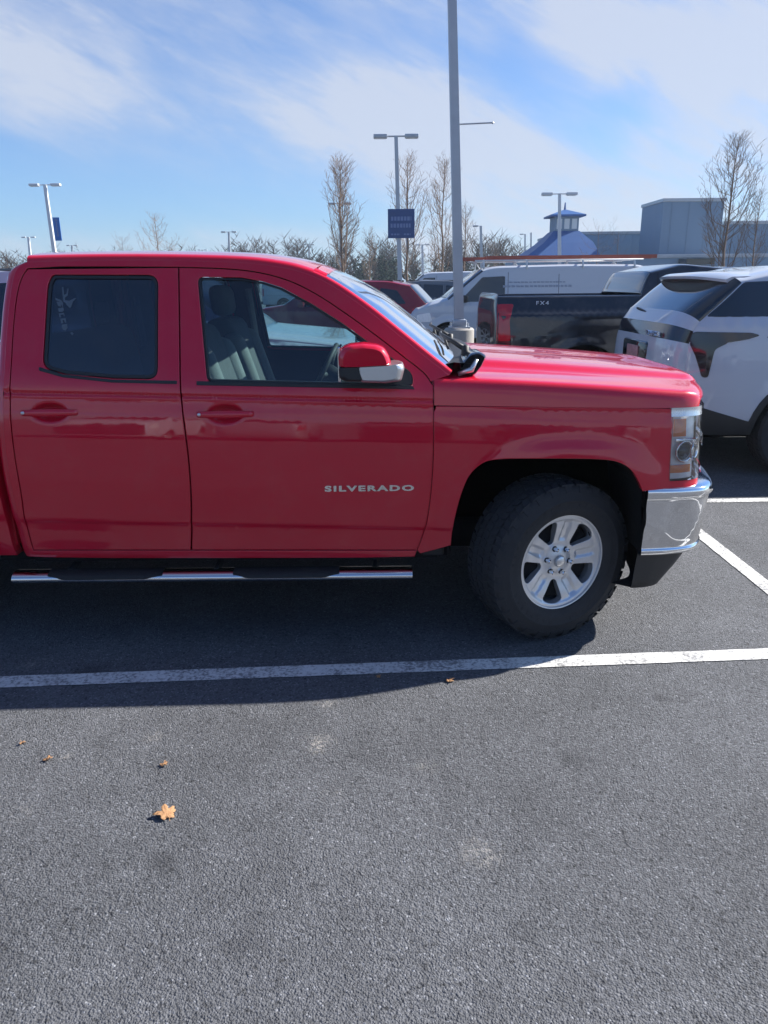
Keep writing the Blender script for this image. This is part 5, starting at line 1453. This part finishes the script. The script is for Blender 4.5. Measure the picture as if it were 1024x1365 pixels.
# nearest pole
bp = at(612, 445, 12.9); bp = Vector((bp.x, 12.9, 0))
plinthz = at(612, 437, 12.9).z
tp = at(601.5, 2, 12.9)
lx = (tp.x-bp.x)/(tp.z)
np_ = light_pole(bp, 8.8, 2, 'tall grey square light pole on a round concrete base, nearest to us', w=.155, plinth=plinthz, lean=(lx, 0), group=None)
a1 = at(606, 166, 12.9); b1 = MB().tube([(a1.x-bp.x, 0, a1.z), (a1.x-bp.x+.60, 0, a1.z+.02)], .012, 6)
b1.lathe([(0, -.02), (.02, 0), (0, .02)], 8, Matrix.Translation((a1.x-bp.x+.60, 0, a1.z+.02))); b1.build('banner_arm', M['galv'], np_)
def pole_at(px, py_top, D, heads, label, lean_px=0, **k):
    t = at(px, py_top, D); b = at(px+lean_px, 372, D)
    base = Vector((b.x, D, 0)); ln = (t.x-b.x)/max(1, t.z)
    return light_pole(base, t.z, heads, label, lean=(ln, 0), **k)
p2 = pole_at(528, 181, 37, 2, 'two-headed light pole carrying a dark blue sign, beside bare trees', 6, w=.22, plinth=.7)
c0 = at(517, 279, 37); c1 = at(552.5, 317.5, 37)
def sign(parent, c0, c1, base, mt, lines, nm='sign'):
    lx0, lx1 = c0.x-base.x, c1.x-base.x; z1_, z0_ = c0.z, c1.z
    b = MB().box(lx0, lx1, -.16, -.11, z0_, z1_, .01); o = b.build(nm, M[mt], parent)
    random.seed(5); h = (z1_-z0_)
    for (f0, f1, a, b_) in lines:
        t = MB(); x = lx0+(lx1-lx0)*a
        while x < lx0+(lx1-lx0)*b_:
            w = (lx1-lx0)*random.uniform(.06, .10); x2 = min(x+w, lx0+(lx1-lx0)*b_)
            t.add([(x, -.164, z0_+h*f0), (x2, -.164, z0_+h*f0), (x2, -.164, z0_+h*f1), (x, -.164, z0_+h*f1)], [(0, 1, 2, 3)]); x = x2+(lx1-lx0)*.03
        t.build('lettering', M['signtxt'], o)
    return o
sign(p2, c0, c1, p2.location, 'signdark', [(.60, .74, .12, .88), (.36, .50, .10, .86), (.10, .16, .12, .45), (.10, .16, .6, .85)])
p3 = pole_at(60, 246, 53, 2, 'pale two-headed light pole with a tall blue banner at the far left', 18, m='palepole', w=.26, plinth=.7)
q0 = at(71, 290, 53); q1 = at(84, 321, 53); sgx = sign(p3, q0, q1, p3.location, 'signblue', [(.18, .82, .42, .62), (.84, .92, .3, .7)], 'banner')
pole_at(38, 316, 118, 2, 'small pale light pole left of the blue banner pole', 5, m='palepole', w=.40)
pole_at(96, 327, 150, 2, 'tiny light pole just right of the blue banner pole', 1, w=.36)
pole_at(305, 309, 105, 2, 'thin two-headed light pole over the middle of the red roof', 2, w=.32)
pole_at(412, 326, 150, 2, 'tiny light pole just left of the tallest left bare tree', 1, w=.36)
pole_at(453, 271, 70, 2, 'light pole standing inside the left columnar bare tree', 2, w=.24)
pole_at(543, 243, 60, 0, 'slim headless pole with a short arm behind the dark blue sign', -1, w=.16)
pole_at(641, 301, 90, 1, 'single-headed light pole right of the nearest pole', 2, w=.34)
pole_at(563, 326, 110, 2, 'pale slim light pole between two bare trees', 1, m='palepole', w=.34)
pole_at(746, 258, 46, 2, 'pale two-headed light pole in front of the blue-roofed tower', 1, m='palepole', w=.20)
pole_at(700, 312, 140, 1, 'left of two tiny poles beside the blue tower roof', 0, w=.3)
pole_at(708, 310, 135, 0, 'right of two tiny poles beside the blue tower roof', 0, w=.3)
pole_at(270, 333, 170, 2, 'faint light pole right of the bare trees over the red roof', 0, m='palepole', w=.4)
pole_at(326, 335, 170, 2, 'faint light pole right of the thin two-headed pole', 0, m='palepole', w=.4)

# ------------------------------------------------------------------ bare trees
def bare_tree(base, height, width, label, seed, dens=1.0, columnar=True, thick=1.0, name='bare_tree', group='leafless trees', bm_=True):
    rnd = random.Random(seed); root = empty(name, base, label, 'tree', group)
    tr = MB(); bend = [Vector((0, 0, 0))]
    k = 7
    for i in range(1, k+1):
        bend.append(Vector((rnd.uniform(-.02, .02)*height*.35, rnd.uniform(-.02, .02)*height*.35, height*.93*i/k)))
    r0 = height*.011*thick
    tr.tube(bend, [r0*(1-.88*i/k)+.004*thick for i in range(k+1)], 6); tr.build('trunk', M['bark'], root, True)
    cr = MB()
    def seg(p, q, ra, rb):
        t = (q-p); 
        if t.length < 1e-4: return
        t.normalize(); a = t.cross(Vector((.3, .9, .2))); a.normalize(); b = a.cross(t)
        v = [p+a*ra, p-a*ra*.5+b*ra*.87, p-a*ra*.5-b*ra*.87, q+a*rb, q-a*rb*.5+b*rb*.87, q-a*rb*.5-b*rb*.87]
        cr.add(v, [(0, 1, 4, 3), (1, 2, 5, 4), (2, 0, 3, 5)])
    def trunk_at(z):
        t = z/(height*.93)*k; i = min(k-1, int(t)); return bend[i].lerp(bend[i+1], t-i)
    nl = int(46*dens)
    for i in range(nl):
        f = .16+.80*(i/nl)**.9; z = f*height*.93; p = trunk_at(z); az = rnd.uniform(0, 2*pi)
        reach = width/2*(sin(pi*min(1, (f-.05)/.95)**.75)**.6 if columnar else (1-(f-.35)**2*1.2))*rnd.uniform(.6, 1.08)
        rise = (height-z)*rnd.uniform(.30, .62) if columnar else height*rnd.uniform(.05, .25)
        d = Vector((cos(az), sin(az), 0)); n_ = 5; r = height*.0026*thick*(1.2-f*.5); prev = p
        for j in range(1, n_+1):
            t = j/n_
            q = p+d*reach*(t**.55)+Vector((0, 0, rise*t**1.15))+Vector((rnd.uniform(-1, 1), rnd.uniform(-1, 1), rnd.uniform(-.5, .5)))*height*.006
            seg(prev, q, r*(1-.75*(t-1/n_)), r*(1-.75*t))
            for _ in range(int(2*dens)+1):
                a2 = rnd.uniform(0, 2*pi); o = prev.lerp(q, rnd.random()); L = height*rnd.uniform(.03, .085)*(1.15-.5*t)
                dd = (d*.35+Vector((cos(a2), sin(a2), 0))*.75+Vector((0, 0, rnd.uniform(.5, 1.5)))).normalized()
                e = o+dd*L; seg(o, e, r*.42, r*.22)
                for _ in range(2):
                    a3 = rnd.uniform(0, 2*pi); o2 = o.lerp(e, rnd.uniform(.3, 1)); d3 = (dd+Vector((cos(a3), sin(a3), rnd.uniform(0, .6)))*.8).normalized()
                    seg(o2, o2+d3*L*.5, r*.24, r*.14)
            prev = q
    cr.build('crown', M['twig'], root); return root
def tree_at(px, top, D, wpx, label, seed, **k):
    t = at(px, top, D); w = wpx/FPX*D*1.12
    return bare_tree(Vector((t.x, D, 0)), t.z, w, label, seed, **k)
tree_at(452, 196, 42, 48, 'tall narrow bare tree left of the two-headed lamp, tallest on that side', 1, dens=1.15, thick=1.0)
tree_at(543, 190, 44, 46, 'tall narrow bare tree directly behind the dark blue sign', 2, dens=.85, thick=.9)
tree_at(592, 196, 46, 44, 'tall narrow bare tree just left of the nearest pole', 3, dens=.85, thick=.85)
tree_at(621, 262, 60, 30, 'shorter narrow bare tree just right of the nearest pole', 4, dens=.7, thick=1.0)
tree_at(492, 298, 62, 26, 'small bare tree between the two left tall narrow trees', 5, dens=.7, thick=1.0)
tree_at(988, 160, 27, 68, 'tall narrow bare tree in front of the pale building at the right', 6, dens=1.0, thick=.85)
tree_at(1018, 240, 33, 44, 'smaller bare tree cut by the right edge beside the tall narrow tree', 7, dens=.7, thick=.8)
tree_at(205, 276, 90, 50, 'tallest bare tree over the left part of the red roof', 8, dens=.7, columnar=True, thick=.9)
tree_at(162, 310, 95, 40, 'round bare tree left of the tallest one over the red roof', 9, dens=.6, columnar=False, thick=.9)
tree_at(228, 314, 95, 60, 'spreading bare tree right of the tallest one over the red roof', 10, dens=.7, columnar=False, thick=.9)
tree_at(800, 292, 48, 60, 'low spreading bare tree in front of the blue-roofed building', 11, dens=.5, columnar=False, thick=.6)
tree_at(826, 300, 47, 40, 'low thin bare tree left of the tall pale block', 12, dens=.4, columnar=False, thick=.6)
tree_at(660, 316, 80, 40, 'round bare tree right of the single-headed lamp', 13, dens=.8, columnar=False, thick=1.0)
tree_at(575, 320, 85, 46, 'round bare tree behind the pale slim light pole', 14, dens=.8, columnar=False, thick=1.0)
tree_at(6, 352, 24, 46, 'bare shrub tree at the far left edge behind the red cab', 15, dens=.8, columnar=False, thick=.8)
# far wood: one mass of bare stems with some evergreens
rnd = random.Random(11); wd = MB()
def stick(p, q, r):
    a = Vector((r, 0, 0)); b = Vector((0, r, 0)); wd.add([p-a, p+a, q, p-b, p+b], [(0, 1, 2), (3, 4, 2)])
for i in range(330):
    D = rnd.uniform(125, 190); x = rnd.uniform(-.62, .72)*D; h = rnd.uniform(5, 9.5)*D/150*(.8 if x < -.2*D else 1)
    if x/D > .19: h *= .75
    p = Vector((x, D, 0)); stick(p, p+Vector((0, 0, h)), .16)
    for _ in range(34):
        z = h*rnd.uniform(.12, .9); a = rnd.uniform(0, 2*pi); L = h*rnd.uniform(.14, .42)
        o = p+Vector((0, 0, z)); e = o+Vector((cos(a)*L*.8, sin(a)*L*.8, L*rnd.uniform(.3, .9))); stick(o, e, .085)
        for _ in range(3):
            a = rnd.uniform(0, 2*pi); o2 = o.lerp(e, rnd.uniform(.3, .9)); stick(o2, o2+Vector((cos(a), sin(a), rnd.uniform(.3, 1.2)))*L*.45, .06)
tag(wd.build('distant_woods', M['brush']), 'band of leafless woodland along the horizon', 'woodland', kind='stuff')
ev = MB()
def leafball(c, r, n, rn):
    for _ in range(n):
        d = Vector((rn.gauss(0, 1), rn.gauss(0, 1), rn.gauss(0, 1))).normalized()*r*rn.uniform(.5, 1.05); d.z *= 1.15
        s = r*rn.uniform(.10, .22); u = Vector((rn.gauss(0, 1), rn.gauss(0, 1), rn.gauss(0, 1))).normalized(); w = u.cross(d if d.length > 0 else u); 
        if w.length < 1e-4: continue
        w.normalize(); p = c+d; ev.add([p-u*s, p+w*s, p+u*s, p-w*s], [(0, 1, 2, 3)])
for i in range(46):
    D = rnd.uniform(110, 150); x = rnd.choice([rnd.uniform(-.13, .17), rnd.uniform(-.03, .02), rnd.uniform(-.6, .7)])*D; h = rnd.uniform(3.4, 6.4)*D/130
    for k in range(4): leafball(Vector((x+rnd.uniform(-1, 1), D, h*(.2+.2*k))), h*.24*(1.25-.22*k), 60, rnd)
tag(ev.build('evergreen_thicket', M['evergreen']), 'dark evergreens mixed into the far woodland', 'evergreens', kind='stuff')

# ------------------------------------------------------------------ building
B = empty('commercial_building', (at(860, 340, 60).x, 60, 0), 'pale flat-roofed building coloured blue for haze, with a tall block and blue-roofed cupola', 'building')
bx_, by_ = B.location.x, 60.0
def bxz(px, py, D=60.0): p = at(px, py, D); return p.x-bx_, p.z
def bblock(nm, px0, px1, ptop, D0, depth, mt, cap=True, parent=None, zb=0):
    x0, z = bxz(px0, ptop, D0); x1, _ = bxz(px1, ptop, D0); y = D0-by_
    b = MB().box(x0, x1, y, y+depth, zb, z); o = b.build(nm, M[mt], parent or B)
    if cap: c = MB().box(x0-.08, x1+.08, y-.08, y+depth+.08, z+.003, z+.22, .02); c.build('parapet_cap', M['galv'], o)
    # standing seams as part of the cladding
    s = MB(); k = x0+.6
    while k < x1-.2: s.box(k, k+.05, y-.03, y, zb+.05, z-.05); k += 1.2
    s.build('wall_seam', M[mt], o)
    return o
bblock('tall_block', 885, 966, 269, 55, 4.4, 'walld')
bblock('right_wing', 966.5, 1150, 299, 57, 14, 'walld'); 
lw = bblock('left_wing', 752, 856, 313, 62, 10, 'wall')
bblock('low_front', 690, 1100, 346, 50, 4.9, 'wall')
# canopy box low on the tall block
x0, z1 = bxz(905, 345, 49.9); x1, z0 = bxz(941, 353, 49.9)
b = MB().box(x0, x1, 48.6-by_, 49.95-by_, z0, z1, .03); b.build('entrance_canopy', M['gloss'], B)
# cupola with blue skirt roof
cxp, _ = bxz(752, 300, 57); yt = 57-by_
zb = bxz(752, 345, 57)[1]; zs = bxz(752, 309, 57)[1]; ze = bxz(752, 290, 57)[1]; zt = bxz(752, 279, 57)[1]
wl0 = bxz(690, 345, 57)[0]; wl1 = bxz(788, 345, 57)[0]
cw = (bxz(769, 300, 57)[0]-bxz(735, 300, 57)[0])/2
hw_ = (wl1-wl0)/2; mxx = (wl0+wl1)/2
b = MB(); b.box(wl0+.4, wl1-.4, yt-hw_+.4, yt+hw_-.4, 0, zb+.0); b.build('tower_wall', M['wall'], B)
b = MB()
lo = [(wl0, yt-hw_), (wl1, yt-hw_), (wl1, yt+hw_), (wl0, yt+hw_)]
md = [(cxp-cw*1.9, yt-cw*1.9), (cxp+cw*1.9, yt-cw*1.9), (cxp+cw*1.9, yt+cw*1.9), (cxp-cw*1.9, yt+cw*1.9)]
hi = [(cxp-cw, yt-cw), (cxp+cw, yt-cw), (cxp+cw, yt+cw), (cxp-cw, yt+cw)]
zm = zb+(zs-zb)*.56
V_ = [(x, y, zb) for x, y in lo]+[(x, y, zm) for x, y in md]+[(x, y, zs) for x, y in hi]
b.add(V_, [(0, 1, 5, 4), (1, 2, 6, 5), (2, 3, 7, 6), (3, 0, 4, 7), (4, 5, 9, 8), (5, 6, 10, 9), (6, 7, 11, 10), (7, 4, 8, 11)])
skr = b.build('skirt_roof', M['roofblue'], B)
cup = MB().box(cxp-cw*.92, cxp+cw*.92, yt-cw*.92, yt+cw*.92, zs-.05, ze); cu_ = cup.build('cupola', M['walld'], B)
for k in (-1, 0, 1):
    w = MB().box(cxp+k*cw*.58-cw*.2, cxp+k*cw*.58+cw*.2, yt-cw*.95, yt-cw*.925, zs+(ze-zs)*.15, zs+(ze-zs)*.85); w.build('window', M['pane'], cu_)
b = MB(); e = cw*1.35
b.add([(cxp-e, yt-e, ze), (cxp+e, yt-e, ze), (cxp+e, yt+e, ze), (cxp-e, yt+e, ze), (cxp-e, yt-e, ze+.12), (cxp+e, yt-e, ze+.12), (cxp+e, yt+e, ze+.12), (cxp-e, yt+e, ze+.12), (cxp, yt, zt)],
      [(3, 2, 1, 0), (0, 1, 5, 4), (1, 2, 6, 5), (2, 3, 7, 6), (3, 0, 4, 7), (4, 5, 8), (5, 6, 8), (6, 7, 8), (7, 4, 8)])
b.tube([(cxp, yt, zt-.1), (cxp, yt, zt+.45)], [.10, .04], 6)
b.build('cupola_roof', M['roofblue'], B)

# ------------------------------------------------------------------ fallen leaves
def leaf(px, py, size, rz, seed, label):
    rn = random.Random(seed); p = gp(px, py)
    P = []; n = 44; lf = [rn.uniform(.65, 1.15) for _ in range(5)]; ph = rn.uniform(0, .5)
    for k in range(n):
        a = 2*pi*k/n; lob = abs(cos(2.5*a+ph*sin(a)))**1.1*lf[int((a/(2*pi)*5+.5)) % 5]
        r = size*(.52+.50*lob)*rn.uniform(.84, 1.14)*(1.1 if abs(a-pi/2) < .5 else 1)
        P.append((r*cos(a+pi/2), r*sin(a+pi/2)))
    vs = [(0, 0, .010)]; fs = []
    for ring, f in ((0, .5), (1, 1.0)):
        for k, (x, y) in enumerate(P): 
            d = sqrt(x*x+y*y)*f
            vs.append((x*f, y*f, .004+.003*sin(3*2*pi*k/n+seed)*f+.34*d*max(0, sin(k/n*2*pi*1.0+seed))*f+.18*d*abs(sin(2.5*k/n*2*pi))*f))
    for k in range(n):
        j = (k+1) % n; fs.append((0, 1+k, 1+j)); fs.append((1+k, 1+n+k, 1+n+j, 1+j))
    root = mesh('fallen_leaf', vs, fs, M['leafdry'], None, True, None, (p.x, p.y, .002)); root.rotation_euler = (radians(rn.uniform(-14, 14)), radians(rn.uniform(-14, 14)), rz)
    m = root.modifiers.new('thickness', 'SOLIDIFY'); m.thickness = .0012
    tag(root, label, 'leaf', 'dry leaves on the asphalt')
    st_ = MB().tube([(0, -size*.3, .006), (size*.1, -size*.9, .012), (size*.05, -size*1.35, .01)], .0012, 5); st_.build('stem', M['leafdry'], root)
leaf(221, 1088, .034, .5, 2, 'largest curled tan leaf on open asphalt, nearest to us')
leaf(600, 909, .019, 2.1, 3, 'small brown leaf just below the white line')
leaf(64, 1013, .016, 1.1, 5, 'small pale leaf near the left edge of the sunlit asphalt')
leaf(218, 1021, .015, 3.0, 6, 'small pale leaf above the largest tan leaf')
leaf(30, 992, .013, 4.0, 7, 'tiny pale leaf close to the edge of the truck shadow at the left')
leaf(505, 903, .011, 5.0, 8, 'tiny leaf in the truck shadow right at the white line')
# ------------------------------------------------------------------ haze
hm = bpy.data.materials.new('haze_air'); hm.use_nodes = True
for n in list(hm.node_tree.nodes): hm.node_tree.nodes.remove(n)
ho = hm.node_tree.nodes.new('ShaderNodeOutputMaterial'); pv = hm.node_tree.nodes.new('ShaderNodeVolumePrincipled')
pv.inputs['Color'].default_value = (.70, .84, 1.0, 1); pv.inputs['Density'].default_value = .0006; pv.inputs['Anisotropy'].default_value = .3
hm.node_tree.links.new(pv.outputs[0], ho.inputs['Volume'])
hb = MB().box(-2600, 2600, -2600, 2600, -1.0, 14.0); hz_ = hb.build('haze', hm); tag(hz_, kind='stuff')
